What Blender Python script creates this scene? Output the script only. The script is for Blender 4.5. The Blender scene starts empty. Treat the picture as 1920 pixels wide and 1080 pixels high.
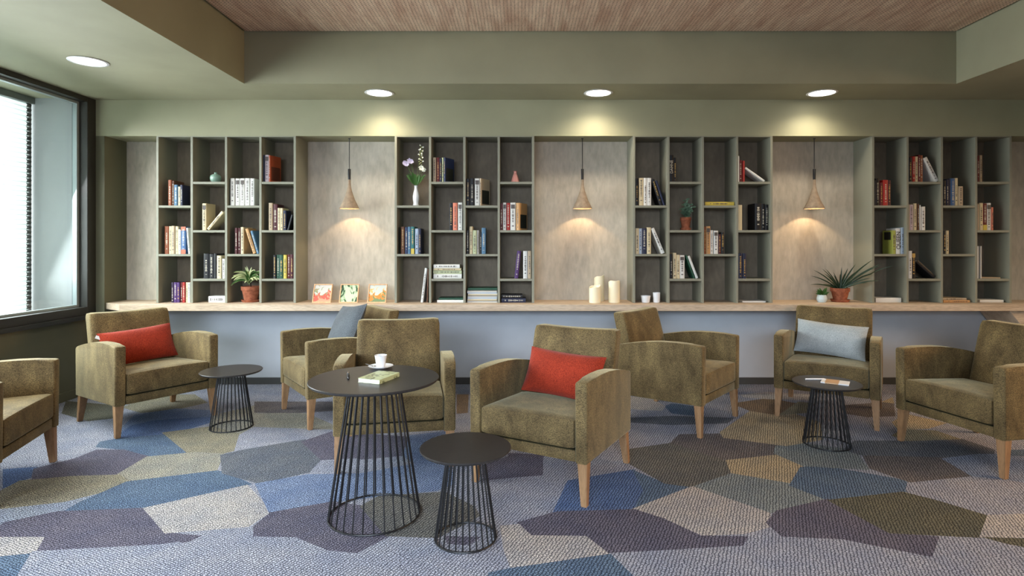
import bpy, bmesh, math, random
from mathutils import Vector, Matrix
from mathutils.geometry import delaunay_2d_cdt
R = math.radians
random.seed(7)
scene = bpy.context.scene
COL = scene.collection

# ------------------------------------------------------------------ camera, world, light, exposure
EYE = 1.30
FPX = 1090.0
cam_d = bpy.data.cameras.new('camera'); cam = bpy.data.objects.new('camera', cam_d); COL.objects.link(cam)
cam_d.sensor_width = 36.0; cam_d.lens = 36.0*FPX/1920
cam_d.shift_x = -15/1920; cam_d.shift_y = -82/1920
cam_d.clip_start = 0.05
cam.location = (0, 0, EYE); cam.rotation_euler = (R(90), 0, 0)
scene.camera = cam

world = bpy.data.worlds.new('daylight'); scene.world = world; world.use_nodes = True
bgn = world.node_tree.nodes['Background']
bgn.inputs[0].default_value = (0.80, 0.90, 1.0, 1); bgn.inputs[1].default_value = 0.3
vs = scene.view_settings
vs.view_transform = 'Standard'; vs.look = 'None'; vs.exposure = 0.55; vs.gamma = 1.0; vs.use_curve_mapping = False

def area(name, loc, rot, sx, sy, power, color, spread=180):
    d = bpy.data.lights.new(name, 'AREA'); d.shape = 'RECTANGLE'; d.size = sx; d.size_y = sy
    d.energy = power; d.color = color; d.spread = R(spread)
    o = bpy.data.objects.new(name, d); COL.objects.link(o); o.location = loc; o.rotation_euler = rot
    return o
# daylight entering by the left window, and (from the sky, so slanting down) by the glazed front behind the camera
area('daylight_side_window', (-3.86, 3.0, 1.66), (0, R(-66), 0), 1.5, 4.0, 118, (0.92, 0.96, 1.0), 140)
area('daylight_front_window', (-1.3, -2.9, 2.0), (R(58), 0, R(-6)), 4.4, 1.2, 118, (0.72, 0.85, 1.0), 80)
area('warm_light_far_side', (6.35, 2.4, 1.9), (0, R(64), 0), 1.0, 2.8, 60, (1.0, 0.62, 0.32), 100)
area('daylight_on_blind', (-6.0, 3.2, 1.7), (0, R(-90), 0), 3.0, 6.0, 620, (0.95, 0.98, 1.0))

# ------------------------------------------------------------------ helpers
def px(x, y, Y):
    return ((x-975)*Y/FPX, EYE-(y-458)*Y/FPX)

def setp(o, label=None, cat=None, group=None, kind=None):
    if label: o['label'] = label
    if cat: o['category'] = cat
    if group: o['group'] = group
    if kind: o['kind'] = kind
    return o

def empty(name, loc=(0,0,0), rz=0.0, label=None, cat=None, group=None, kind=None):
    o = bpy.data.objects.new(name, None); COL.objects.link(o)
    o.empty_display_size = .1
    o.location = loc; o.rotation_euler = (0, 0, rz)
    return setp(o, label, cat, group, kind)

def mesh_obj(name, bm, mats, parent=None, smooth=False, label=None, cat=None, group=None, kind=None):
    me = bpy.data.meshes.new(name)
    bmesh.ops.recalc_face_normals(bm, faces=bm.faces)
    bm.to_mesh(me); bm.free()
    if not isinstance(mats, (list, tuple)): mats = [mats]
    for m in mats: me.materials.append(m)
    if smooth:
        me.polygons.foreach_set('use_smooth', [True]*len(me.polygons))
        try: me.set_sharp_from_angle(angle=R(38))
        except Exception: pass
    o = bpy.data.objects.new(name, me); COL.objects.link(o)
    if parent: o.parent = parent
    return setp(o, label, cat, group, kind)

def add_box(bm, x0, x1, y0, y1, z0, z1, mat=0, bevel=0.0, seg=2, M=None):
    vs_ = [bm.verts.new(c) for c in ((x0,y0,z0),(x1,y0,z0),(x1,y1,z0),(x0,y1,z0),(x0,y0,z1),(x1,y0,z1),(x1,y1,z1),(x0,y1,z1))]
    if M is not None:
        for v in vs_: v.co = M @ v.co
    fs = [bm.faces.new([vs_[i] for i in q]) for q in ((3,2,1,0),(4,5,6,7),(0,1,5,4),(1,2,6,5),(2,3,7,6),(3,0,4,7))]
    for f in fs: f.material_index = mat
    if bevel > 0:
        es = list({e for f in fs for e in f.edges})
        r = bmesh.ops.bevel(bm, geom=es, offset=bevel, segments=seg, profile=.5, affect='EDGES')
        for f in r['faces']: f.material_index = mat

def add_prism(bm, pts, axis, a, b, mat=0, bevel=0.0, seg=2, M=None):
    """pts: 2D outline; axis 'x': (y,z) outline extruded in x; 'y': (x,z); 'z': (x,y)"""
    def mk(p, t):
        c = {'x': (t, p[0], p[1]), 'y': (p[0], t, p[1]), 'z': (p[0], p[1], t)}[axis]
        c = Vector(c)
        return bm.verts.new(M @ c if M is not None else c)
    A = [mk(p, a) for p in pts]; B = [mk(p, b) for p in pts]
    n = len(pts)
    fs = [bm.faces.new(A), bm.faces.new(B[::-1])]
    for i in range(n):
        fs.append(bm.faces.new([A[i], A[(i+1) % n], B[(i+1) % n], B[i]]))
    for f in fs: f.material_index = mat
    if bevel > 0:
        es = [e for f in fs[:2] for e in f.edges]
        r = bmesh.ops.bevel(bm, geom=es, offset=bevel, segments=seg, profile=.5, affect='EDGES')
        for f in r['faces']: f.material_index = mat

def add_lathe(bm, prof, n=32, c=(0,0,0), mat=0, cap=True):
    rings = []
    for r, z in prof:
        if r < 1e-5:
            rings.append([bm.verts.new((c[0], c[1], c[2]+z))])
        else:
            rings.append([bm.verts.new((c[0]+r*math.cos(2*math.pi*i/n), c[1]+r*math.sin(2*math.pi*i/n), c[2]+z)) for i in range(n)])
    for a, b in zip(rings, rings[1:]):
        for i in range(n):
            j = (i+1) % n
            if len(a) == 1 and len(b) == 1: continue
            if len(a) == 1: f = bm.faces.new([a[0], b[i], b[j]])
            elif len(b) == 1: f = bm.faces.new([a[i], a[j], b[0]])
            else: f = bm.faces.new([a[i], a[j], b[j], b[i]])
            f.material_index = mat
    if cap:
        for rg in (rings[0], rings[-1]):
            if len(rg) > 1:
                f = bm.faces.new(rg); f.material_index = mat

def add_tube(bm, pts, r, n=8, mat=0, cap=True, closed=False):
    pts = [Vector(p) for p in pts]
    rr = r if isinstance(r, (list, tuple)) else [r]*len(pts)
    rings = []
    N = len(pts)
    for i, p in enumerate(pts):
        if closed: d = pts[(i+1) % N]-pts[i-1]
        else: d = pts[min(i+1, N-1)]-pts[max(i-1, 0)]
        d.normalize()
        up = Vector((0,0,1)) if abs(d.z) < .95 else Vector((1,0,0))
        s = d.cross(up).normalized(); u = s.cross(d).normalized()
        rings.append([bm.verts.new(p+(s*math.cos(2*math.pi*k/n)+u*math.sin(2*math.pi*k/n))*rr[i]) for k in range(n)])
    prs = list(zip(rings, rings[1:])) + ([(rings[-1], rings[0])] if closed else [])
    for a, b in prs:
        for k in range(n):
            f = bm.faces.new([a[k], a[(k+1) % n], b[(k+1) % n], b[k]]); f.material_index = mat
    if cap and not closed:
        for rg in (rings[0], rings[-1]):
            f = bm.faces.new(rg); f.material_index = mat

def add_leaf(bm, p0, dirv, length, width, droop, mat=0, n=7, fold=.25, twist=0.0, nrm=(0,0,1)):
    """a curved blade with a mid fold"""
    p = Vector(p0); d = Vector(dirv).normalized()
    rows = []
    for i in range(n+1):
        t = i/n
        w = width*.5*(math.sin(math.pi*min(1, t*.9+.12))**.7)*(1 if t < 1 else .05)
        s = d.cross(Vector(nrm))
        if s.length < 1e-3: s = Vector((1,0,0))
        s.normalize()
        if twist: s = (Matrix.Rotation(twist*t, 3, d) @ s)
        u = s.cross(d).normalized()
        rows.append([bm.verts.new(p - s*w + u*w*fold), bm.verts.new(p), bm.verts.new(p + s*w + u*w*fold)])
        p = p + d*(length/n)
        d = (d + Vector((0,0,-1))*droop/n).normalized()
    for a, b in zip(rows, rows[1:]):
        for k in (0, 1):
            f = bm.faces.new([a[k], a[k+1], b[k+1], b[k]]); f.material_index = mat

# ------------------------------------------------------------------ materials
def new_mat(name):
    m = bpy.data.materials.new(name); m.use_nodes = True
    nt = m.node_tree; b = nt.nodes['Principled BSDF']
    return m, nt, b
def lin(c):
    return tuple(((v/255)/12.92 if v/255 <= .04045 else ((v/255+.055)/1.055)**2.4) for v in c[:3])+(1,)
def flat(name, rgb, rough=.6, spec=.4, metal=0.0, sheen=0.0):
    m, nt, b = new_mat(name)
    b.inputs['Base Color'].default_value = lin(rgb); b.inputs['Roughness'].default_value = rough
    b.inputs['Specular IOR Level'].default_value = spec; b.inputs['Metallic'].default_value = metal
    b.inputs['Sheen Weight'].default_value = sheen
    return m
def noise_mix(nt, vec, scale, c1, c2, lo=.35, hi=.65, detail=4, dist=0.0, stretch=None):
    n = nt.nodes.new('ShaderNodeTexNoise'); n.inputs['Scale'].default_value = scale; n.inputs['Detail'].default_value = detail
    n.inputs['Distortion'].default_value = dist
    if stretch:
        mp = nt.nodes.new('ShaderNodeMapping'); mp.inputs['Scale'].default_value = stretch
        nt.links.new(vec, mp.inputs['Vector']); vec = mp.outputs['Vector']
    nt.links.new(vec, n.inputs['Vector'])
    r = nt.nodes.new('ShaderNodeValToRGB'); nt.links.new(n.outputs['Fac'], r.inputs['Fac'])
    r.color_ramp.elements[0].position = lo; r.color_ramp.elements[1].position = hi
    r.color_ramp.elements[0].color = c1; r.color_ramp.elements[1].color = c2
    return r.outputs['Color'], n
def mul(nt, a, b, fac=1.0, mode='MULTIPLY'):
    x = nt.nodes.new('ShaderNodeMix'); x.data_type = 'RGBA'; x.blend_type = mode; x.inputs['Factor'].default_value = fac
    nt.links.new(a, x.inputs[6])
    if isinstance(b, tuple): x.inputs[7].default_value = b
    else: nt.links.new(b, x.inputs[7])
    return x.outputs[2]
def geo_pos(nt):
    g = nt.nodes.new('ShaderNodeNewGeometry'); return g.outputs['Position']
def obj_co(nt):
    g = nt.nodes.new('ShaderNodeTexCoord'); return g.outputs['Object']
def bump(nt, b, h, strength=.3, dist=.002):
    n = nt.nodes.new('ShaderNodeBump'); n.inputs['Strength'].default_value = strength; n.inputs['Distance'].default_value = dist
    nt.links.new(h, n.inputs['Height']); nt.links.new(n.outputs['Normal'], b.inputs['Normal'])

def paint(name, rgb, rough=.6, var=.08):
    m, nt, b = new_mat(name)
    c = lin(rgb); p = geo_pos(nt)
    c1 = tuple(v*(1-var) for v in c[:3])+(1,); c2 = tuple(v*(1+var) for v in c[:3])+(1,)
    o, _ = noise_mix(nt, p, 2.2, c1, c2, .3, .7, 5)
    nt.links.new(o, b.inputs['Base Color']); b.inputs['Roughness'].default_value = rough
    b.inputs['Specular IOR Level'].default_value = .3
    n = nt.nodes.new('ShaderNodeTexNoise'); n.inputs['Scale'].default_value = 90; nt.links.new(p, n.inputs['Vector'])
    bump(nt, b, n.outputs['Fac'], .12, .001)
    return m

M_sage = paint('sage_paint', (152,149,124))
M_bulk = paint('sage_bulkhead_paint', (148,146,120))
M_sage_shaded = paint('shaded_sage_paint', (96,94,74))  # sage wall paint with the unlit window side's shade put into its colour
M_shelf = paint('grey_green_shelf_paint', (132,131,116), .5)
M_grey_wall = paint('pale_grey_paint', (182,187,194), .65)

def limed(name, base, dark, light):
    m, nt, b = new_mat(name); p = geo_pos(nt)
    o1, _ = noise_mix(nt, p, 3.0, lin(dark), lin(light), .3, .7, 6, .6)
    o2, n2 = noise_mix(nt, p, 30, (.86,.86,.86,1), (1.08,1.08,1.08,1), .3, .7, 3, .3, (1,1,.35))
    nt.links.new(mul(nt, o1, o2), b.inputs['Base Color'])
    b.inputs['Roughness'].default_value = .6; b.inputs['Specular IOR Level'].default_value = .25
    bump(nt, b, n2.outputs['Fac'], .15, .001)
    return m
M_back = limed('limed_plywood', None, (180,169,152), (194,184,168))

M_bpanel = limed('shaded_limed_plywood', None, (112,100,84), (132,119,101))  # limed plywood again, darkened: shade inside the bookcases put into the colour
def wood(name, dark, light, stretch, scale=6, rough=.5, knots=False):
    m, nt, b = new_mat(name); p = obj_co(nt)
    o1, n1 = noise_mix(nt, p, scale, lin(dark), lin(light), .3, .72, 7, .8, stretch)
    o2, n2 = noise_mix(nt, p, scale*9, (.82,.82,.82,1), (1.06,1.06,1.06,1), .35, .6, 4, .2, stretch)
    nt.links.new(mul(nt, o1, o2), b.inputs['Base Color']); b.inputs['Roughness'].default_value = rough
    b.inputs['Specular IOR Level'].default_value = .35
    bump(nt, b, n2.outputs['Fac'], .1, .0006)
    return m
M_counter = wood('pale_oak_counter', (180,158,134), (208,188,164), (.5, 4, 4), 4)
M_leg = wood('tan_beech', (134,100,68), (165,128,92), (5, 5, .6), 7)
M_frame_wood = wood('light_frame_wood', (196,150,108), (220,180,140), (3,3,3), 12)

def velvet():
    m, nt, b = new_mat('crushed_olive_velvet'); p = obj_co(nt)
    o1, n1 = noise_mix(nt, p, 11, lin((78,63,39)), lin((116,98,64)), .3, .7, 7, .35, (1,1,.5))
    w, n2 = noise_mix(nt, p, 300, (.52,.52,.52,1), (1.42,1.42,1.42,1), .36, .64, 3, 0, (.5,.5,1))
    w3, n3 = noise_mix(nt, p, 60, (.88,.88,.88,1), (1.1,1.1,1.1,1), .3, .7, 4, .3)
    c = mul(nt, mul(nt, o1, w), w3)
    nt.links.new(c, b.inputs['Base Color'])
    b.inputs['Roughness'].default_value = .75; b.inputs['Specular IOR Level'].default_value = .2
    b.inputs['Sheen Weight'].default_value = .42; b.inputs['Sheen Roughness'].default_value = .4
    b.inputs['Sheen Tint'].default_value = lin((208,200,166))
    bump(nt, b, n2.outputs['Fac'], .35, .0015)
    return m
M_velvet = velvet()
M_piping = flat('dark_olive_seam', (38,36,22), .9, .1)

def woven(name, c1, c2, scale=260):
    m, nt, b = new_mat(name); p = obj_co(nt)
    o1, n1 = noise_mix(nt, p, scale, lin(c1), lin(c2), .35, .65, 2)
    o2, n2 = noise_mix(nt, p, 9, (.85,.85,.85,1), (1.08,1.08,1.08,1), .3, .7, 4)
    nt.links.new(mul(nt, o1, o2), b.inputs['Base Color'])
    b.inputs['Roughness'].default_value = .85; b.inputs['Specular IOR Level'].default_value = .15
    b.inputs['Sheen Weight'].default_value = .1
    bump(nt, b, n1.outputs['Fac'], .5, .0015)
    return m
M_red = woven('red_woven', (114,31,17), (160,55,31))
M_blue = woven('pale_blue_woven', (146,154,156), (182,188,190))
M_slate = woven('slate_blue_woven', (62,67,72), (94,99,104))
M_black = flat('black_powder_coat', (20,20,22), .42, .4)
M_top = wood('black_table_laminate', (44,41,40), (54,51,49), (1,6,1), 20, .33)
M_frame_dark = flat('dark_window_metal', (44,43,38), .45, .4)
M_skirting = flat('dark_grey_skirting', (62,62,60), .55)
M_white = flat('white_porcelain', (225,226,228), .25, .5)
M_wax = flat('ivory_wax', (236,226,196), .45)
for _m in (M_wax,):
    _m.node_tree.nodes['Principled BSDF'].inputs['Subsurface Weight'].default_value = .2
    _m.node_tree.nodes['Principled BSDF'].inputs['Subsurface Radius'].default_value = (.01,.006,.003)
M_terra = woven('terracotta', (134,78,56), (162,98,72), 40)
M_terra.node_tree.nodes['Principled BSDF'].inputs['Sheen Weight'].default_value = 0
M_soil = flat('potting_soil', (46,34,26), .95, .1)
M_leaf_dark = flat('dark_green_leaf', (34,54,34), .45)
M_leaf = flat('green_leaf', (62,98,44), .5)
M_leaf_pale = flat('cream_edged_leaf', (178,184,132), .5)
M_leaf_grey = flat('grey_green_leaf', (84,108,86), .6)
M_celadon = flat('celadon_glaze', (134,160,144), .3, .5)
M_pink = flat('pink_glaze', (198,134,124), .35, .5)
M_chrome = flat('chrome', (190,190,195), .2, .5, 1.0)
M_page = flat('book_pages', (206,196,174), .8, .1)
M_dark_hole = flat('shadow_gap_black', (12,12,11), .9, .05)

def carpet():
    m, nt, b = new_mat('loop_carpet'); p = geo_pos(nt)
    at = nt.nodes.new('ShaderNodeVertexColor'); at.layer_name = 'patch'
    # woven rows of loops
    mp = nt.nodes.new('ShaderNodeMapping'); mp.inputs['Rotation'].default_value = (0,0,R(24)); nt.links.new(p, mp.inputs['Vector'])
    nz = nt.nodes.new('ShaderNodeTexNoise'); nz.inputs['Scale'].default_value = 42; nz.inputs['Detail'].default_value = 2
    nt.links.new(p, nz.inputs['Vector'])
    ad = nt.nodes.new('ShaderNodeMix'); ad.data_type = 'RGBA'; ad.blend_type = 'ADD'; ad.inputs['Factor'].default_value = .016
    nt.links.new(mp.outputs['Vector'], ad.inputs[6]); nt.links.new(nz.outputs['Color'], ad.inputs[7])
    br = nt.nodes.new('ShaderNodeTexVoronoi'); br.feature = 'DISTANCE_TO_EDGE'; br.inputs['Scale'].default_value = 1.0
    br.inputs['Randomness'].default_value = .28
    ms = nt.nodes.new('ShaderNodeMapping'); ms.inputs['Scale'].default_value = (70, 92, 1)
    nt.links.new(ad.outputs[2], ms.inputs['Vector']); nt.links.new(ms.outputs['Vector'], br.inputs['Vector'])
    r = nt.nodes.new('ShaderNodeValToRGB'); nt.links.new(br.outputs['Distance'], r.inputs['Fac'])
    r.color_ramp.elements[0].position = .02; r.color_ramp.elements[0].color = (.10,.11,.14,1)
    r.color_ramp.elements[1].position = .34; r.color_ramp.elements[1].color = (1.3,1.3,1.3,1)
    o2, n2 = noise_mix(nt, p, 150, (.74,.74,.76,1), (1.2,1.2,1.18,1), .35, .65, 2)
    o3, n3 = noise_mix(nt, p, 6, (.88,.9,.94,1), (1.08,1.06,1.02,1), .35, .65, 4)
    c = mul(nt, mul(nt, mul(nt, at.outputs['Color'], r.outputs['Color']), o2), o3)
    nt.links.new(c, b.inputs['Base Color']); b.inputs['Roughness'].default_value = .95
    b.inputs['Specular IOR Level'].default_value = .1
    bump(nt, b, br.outputs['Distance'], .8, .006)
    return m
M_carpet = carpet()

def perforated():
    m, nt, b = new_mat('perforated_wood_ceiling'); p = geo_pos(nt)
    o1, n1 = noise_mix(nt, p, 5.0, lin((192,154,130)), lin((230,204,178)), .3, .7, 6, .7, (3.2,.5,1))
    o2, n2 = noise_mix(nt, p, 50, (.86,.86,.86,1), (1.08,1.08,1.08,1), .35, .6, 3, .2, (3,.4,1))
    # holes on a square grid of 28 mm
    s = nt.nodes.new('ShaderNodeVectorMath'); s.operation = 'SCALE'; s.inputs['Scale'].default_value = 1/.0255
    nt.links.new(p, s.inputs[0])
    f = nt.nodes.new('ShaderNodeVectorMath'); f.operation = 'FRACTION'; nt.links.new(s.outputs[0], f.inputs[0])
    d = nt.nodes.new('ShaderNodeVectorMath'); d.operation = 'SUBTRACT'; d.inputs[1].default_value = (.5,.5,0)
    nt.links.new(f.outputs[0], d.inputs[0])
    k = nt.nodes.new('ShaderNodeVectorMath'); k.operation = 'MULTIPLY'; k.inputs[1].default_value = (1,1,0)
    nt.links.new(d.outputs[0], k.inputs[0])
    l = nt.nodes.new('ShaderNodeVectorMath'); l.operation = 'LENGTH'; nt.links.new(k.outputs[0], l.inputs[0])
    r = nt.nodes.new('ShaderNodeValToRGB'); nt.links.new(l.outputs['Value'], r.inputs['Fac'])
    r.color_ramp.elements[0].position = .15; r.color_ramp.elements[0].color = (.12,.1,.09,1)
    r.color_ramp.elements[1].position = .21; r.color_ramp.elements[1].color = (1,1,1,1)
    nt.links.new(mul(nt, mul(nt, o1, o2), r.outputs['Color']), b.inputs['Base Color'])
    b.inputs['Roughness'].default_value = .55
    return m
M_perf = perforated()

def concrete(name, c1, c2):
    m, nt, b = new_mat(name); p = obj_co(nt)
    o, n = noise_mix(nt, p, 30, lin(c1), lin(c2), .3, .7, 5)
    nt.links.new(o, b.inputs['Base Color']); b.inputs['Roughness'].default_value = .8
    return m
M_concrete = concrete('warm_concrete', (124,106,88), (152,132,110))

def emitter(name, col, strength):
    m = bpy.data.materials.new(name); m.use_nodes = True; nt = m.node_tree
    nt.nodes.clear(); e = nt.nodes.new('ShaderNodeEmission'); o = nt.nodes.new('ShaderNodeOutputMaterial')
    e.inputs[0].default_value = col; e.inputs[1].default_value = strength
    nt.links.new(e.outputs[0], o.inputs[0]); return m
M_glow = emitter('downlight_diffuser_glow', (1, .93, .82, 1), 7.0)
M_bulb = emitter('pendant_bulb_glow', (1, .84, .62, 1), 10.0)

def glass():
    m = bpy.data.materials.new('window_glass'); m.use_nodes = True; nt = m.node_tree; nt.nodes.clear()
    t = nt.nodes.new('ShaderNodeBsdfTransparent'); g = nt.nodes.new('ShaderNodeBsdfGlossy'); g.inputs['Roughness'].default_value = .02
    t.inputs[0].default_value = (.93,.97,.96,1)
    fw = nt.nodes.new('ShaderNodeLayerWeight'); fw.inputs[0].default_value = .5
    pw = nt.nodes.new('ShaderNodeMath'); pw.operation = 'POWER'; pw.inputs[1].default_value = 4.0; nt.links.new(fw.outputs['Facing'], pw.inputs[0])
    fr = nt.nodes.new('ShaderNodeMath'); fr.operation = 'MULTIPLY_ADD'; fr.inputs[1].default_value = .5; fr.inputs[2].default_value = .03; nt.links.new(pw.outputs[0], fr.inputs[0])
    mx = nt.nodes.new('ShaderNodeMixShader'); o = nt.nodes.new('ShaderNodeOutputMaterial')
    nt.links.new(fr.outputs[0], mx.inputs[0]); nt.links.new(t.outputs[0], mx.inputs[1]); nt.links.new(g.outputs[0], mx.inputs[2])
    nt.links.new(mx.outputs[0], o.inputs[0]); return m
M_glass = glass()
def blind_mat():
    m = bpy.data.materials.new('white_blind_slats'); m.use_nodes = True; nt = m.node_tree; nt.nodes.clear()
    d = nt.nodes.new('ShaderNodeBsdfDiffuse'); d.inputs[0].default_value = (.9,.92,.9,1)
    t = nt.nodes.new('ShaderNodeBsdfTranslucent'); t.inputs[0].default_value = (.92,.96,.95,1)
    mx = nt.nodes.new('ShaderNodeMixShader'); mx.inputs[0].default_value = .6; o = nt.nodes.new('ShaderNodeOutputMaterial')
    nt.links.new(d.outputs[0], mx.inputs[1]); nt.links.new(t.outputs[0], mx.inputs[2]); nt.links.new(mx.outputs[0], o.inputs[0])
    return m
M_blind = blind_mat()
M_reveal = flat('pale_grey_reveal', (160,162,162), .7, .2)
_cm = {}
def cmat(rgb, rough=.5):
    k = (tuple(rgb), rough)
    if k not in _cm: _cm[k] = flat('book_cover_%d_%d_%d' % tuple(rgb), rgb, rough, .35)
    return _cm[k]

# ------------------------------------------------------------------ room dimensions
XL, XR = -3.77, 6.5
YF, YB = -3.0, 5.41          # front wall behind the camera, back wall
YS = 5.12                    # front plane of shelves and bulkhead
ZC, ZW, ZN = 2.572, 2.985, 2.2535

# floor: carpet with inlaid patches -----------------------------------------------------------
PAL = {
 'pale': (158,165,178), 'paleblue': (146,158,181), 'lav': (166,168,180), 'cream': (190,184,180), 'creamo': (166,162,148),
 'mauve': (112,108,122), 'mauved': (120,114,114), 'slate': (104,122,144), 'slated': (116,120,128), 'blue': (102,122,160), 'lblue': (132,147,176),
 'olive': (108,106,92), 'taupe': (118,116,111), 'tan': (186,170,142), 'beige': (156,149,128), 'brown': (142,122,102), 'pteal': (140,148,150),
}
def fl(x, y):
    y = max(y, 700.0); Y = FPX*EYE/(y-458); return ((x-975)*Y/FPX, Y)
LP = lambda pts: [fl(a/2, 700+b/2) for a, b in pts]
RP = lambda pts: [fl(960+a/2, 700+b/2) for a, b in pts]
A3 = lambda pts: [fl(a/3, 720+b/3) for a, b in pts]
B3 = lambda pts: [fl(480+a/3, 720+b/3) for a, b in pts]
C3 = lambda pts: [fl(960+a/3, 720+b/3) for a, b in pts]
D3 = lambda pts: [fl(1440+a/3, 720+b/3) for a, b in pts]
patches = [
 # left part of the room
 ('olive', LP([(240,105),(430,120),(450,165),(330,178),(235,150)])),  # olive patch plus the shadow under the armchair, painted as one colour
 ('beige', A3([(690,130),(840,80),(990,60),(1090,60),(1160,105),(1000,140),(800,160)])),
 ('lblue', A3([(690,250),(760,175),(990,140),(1180,150),(1190,185),(900,200),(760,230),(660,300)])),
 ('blue', A3([(660,300),(740,235),(870,205),(1190,185),(1185,215),(1000,270),(660,312)])),
 ('creamo', A3([(1190,180),(1440,120),(1440,230),(1340,285),(1190,275)])),
 ('beige', A3([(920,275),(1190,240),(1340,280),(1310,375),(1240,392),(1050,388)])),
 ('slate', A3([(545,355),(570,325),(660,308),(915,285),(1040,388),(850,410),(700,370)])),
 ('blue', A3([(20,480),(170,470),(210,470),(190,520),(120,545),(20,585)])),
 ('mauve', A3([(190,520),(200,475),(420,420),(540,372),(690,372),(830,410),(700,505),(400,520),(195,540)])),
 ('creamo', A3([(660,512),(830,410),(1100,385),(1250,395),(1210,487),(960,520),(720,548)])),
 ('beige', A3([(15,600),(120,545),(400,520),(660,512),(720,550),(560,620),(360,660),(15,700)])),
 ('pale', A3([(0,705),(360,665),(540,620),(440,690),(380,715),(20,780),(0,800)])),
 ('slate', A3([(380,712),(470,660),(720,550),(1210,490),(1260,500),(1400,565),(1000,660),(820,698)])),
 ('mauve', A3([(0,820),(40,780),(330,720),(820,700),(930,835),(1110,852),(1040,885),(890,905),(210,942),(240,862),(0,860)])),
 ('cream', A3([(820,698),(1385,572),(1520,715),(1390,800),(940,835)])),
 ('cream', A3([(0,862),(245,862),(195,950),(0,970)])),
 ('slate', A3([(0,972),(195,952),(110,1080),(0,1085)])),
 ('lav', A3([(200,942),(890,905),(1000,890),(900,990),(820,1085),(115,1085)])),
 # centre
 ('slated', B3([(-190,400),(-60,370),(270,315),(375,405),(290,495),(20,555),(-180,500)])),
 ('mauved', B3([(0,100),(420,100),(430,150),(200,165),(0,160)])),
 ('creamo', B3([(0,165),(280,165),(420,225),(430,255),(0,240)])),
 ('mauve', B3([(265,325),(430,270),(600,280),(880,300),(830,400),(560,425),(380,430)])),
 ('lav', B3([(300,510),(375,430),(560,420),(640,440),(590,500),(440,520)])),
 ('lblue', B3([(20,560),(300,510),(590,505),(860,455),(1080,470),(1100,560),(1000,600),(700,630),(420,665),(100,720)])),
 ('lblue', B3([(870,290),(1060,270),(1200,380),(1080,460),(900,450),(830,400)])),
 ('mauve', B3([(0,800),(90,725),(430,665),(600,690),(740,850),(560,945),(400,930),(230,860),(0,855)])),
 ('taupe', B3([(600,690),(700,632),(1060,610),(1220,690),(1250,740),(1200,770),(1020,860),(740,850)])),
 ('mauve', B3([(1060,855),(1260,860),(1200,905),(1080,900)])),
 ('mauve', B3([(1440,400),(1440,525),(1280,540),(1270,460)])+[]),
 ('brown', B3([(1130,60),(1195,60),(1190,160),(1130,165)])),
 # right part
 ('mauve', C3([(-20,390),(185,400),(180,510),(-20,525)])),
 ('lav', C3([(185,410),(480,390),(640,430),(690,490),(440,525),(300,530),(185,510)])),
 ('blue', C3([(240,720),(320,545),(680,485),(740,600),(690,705),(300,722)])),
 ('slate', C3([(680,485),(860,560),(1000,575),(740,680),(690,700),(740,600)])),
 ('taupe', C3([(670,450),(660,370),(930,330),(1210,430),(1240,495),(1010,575),(860,555)])),
 ('mauved', C3([(950,285),(1180,280),(1500,340),(1480,400),(1210,430),(905,330)])),
 ('tan', C3([(1210,430),(1530,395),(1640,455),(1575,560),(1340,520),(1240,500)])),
 ('pteal', C3([(1030,578),(1240,505),(1560,560),(1750,645),(1440,725)])),
 ('cream', C3([(690,705),(1020,580),(1440,725),(1450,800),(1300,840),(1045,850)])),
 ('mauve', C3([(50,780),(270,720),(690,708),(850,760),(1045,850),(1300,855),(1270,905),(550,945),(405,855),(110,850)])),
 ('cream', C3([(-60,800),(45,790),(110,852),(405,855),(535,955),(0,1035),(-40,930)])),
 ('slate', C3([(-120,1060),(0,1035),(540,958),(670,1085),(-120,1085)])),
 ('slate', D3([(130,570),(190,470),(300,460),(760,540),(790,600),(340,650)])),
 ('pteal', D3([(50,350),(200,335),(480,370),(560,480),(200,460),(40,390)])),
 ('mauve', D3([(5,780),(60,715),(340,650),(420,680),(690,835),(940,855),(900,965),(420,870),(90,855)])),
 ('olive', D3([(350,655),(760,610),(1240,730),(1195,860),(690,835)])),
 ('lav', D3([(790,600),(800,555),(1150,515),(1290,540),(1440,570),(1500,740),(1240,735)])),
 ('cream', D3([(1240,738),(1500,730),(1500,862),(1195,860)])),
 ('olive', D3([(1210,862),(1500,870),(1500,930),(1330,895)])),
 ('mauved', D3([(540,400),(980,400),(1145,515),(800,550),(580,475)])),
 ('slated', D3([(440,370),(500,320),(760,320),(1080,310),(1260,370),(1250,410),(990,410),(540,400)])),
 ('paleblue', D3([(985,420),(1190,395),(1400,400),(1500,450),(1500,560),(1290,530),(1150,515)])),
 ('slate', D3([(1340,370),(1500,370),(1500,410),(1350,400)])),
 ('tan', D3([(-260,270),(-90,150),(120,160),(280,215),(300,310),(100,345),(-240,300)])),
 ('brown', D3([(-200,110),(0,80),(160,110),(60,175),(-100,150)])),
 ('beige', D3([(60,175),(170,100),(260,110),(230,160)])),
 ('mauved', D3([(430,120),(700,100),(710,180),(560,185),(430,165)])),
 ('cream', D3([(-150,60),(0,45),(250,60),(240,90),(10,85),(-130,75)])),
 ('tan', D3([(640,100),(700,75),(710,110)])),
 ('tan', D3([(700,215),(780,170),(1000,220),(900,250),(740,260)])),
 ('beige', D3([(760,255),(940,262),(1080,310),(780,320),(700,290)])),
 ('slated', C3([(660,190),(900,180),(1240,190),(1200,220),(900,230),(660,215)])),
 ('slate', C3([(860,125),(900,110),(1060,130),(1050,180),(900,165)])),
 ('cream', C3([(650,70),(780,80),(860,125),(840,150),(660,140)])),
]
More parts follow.
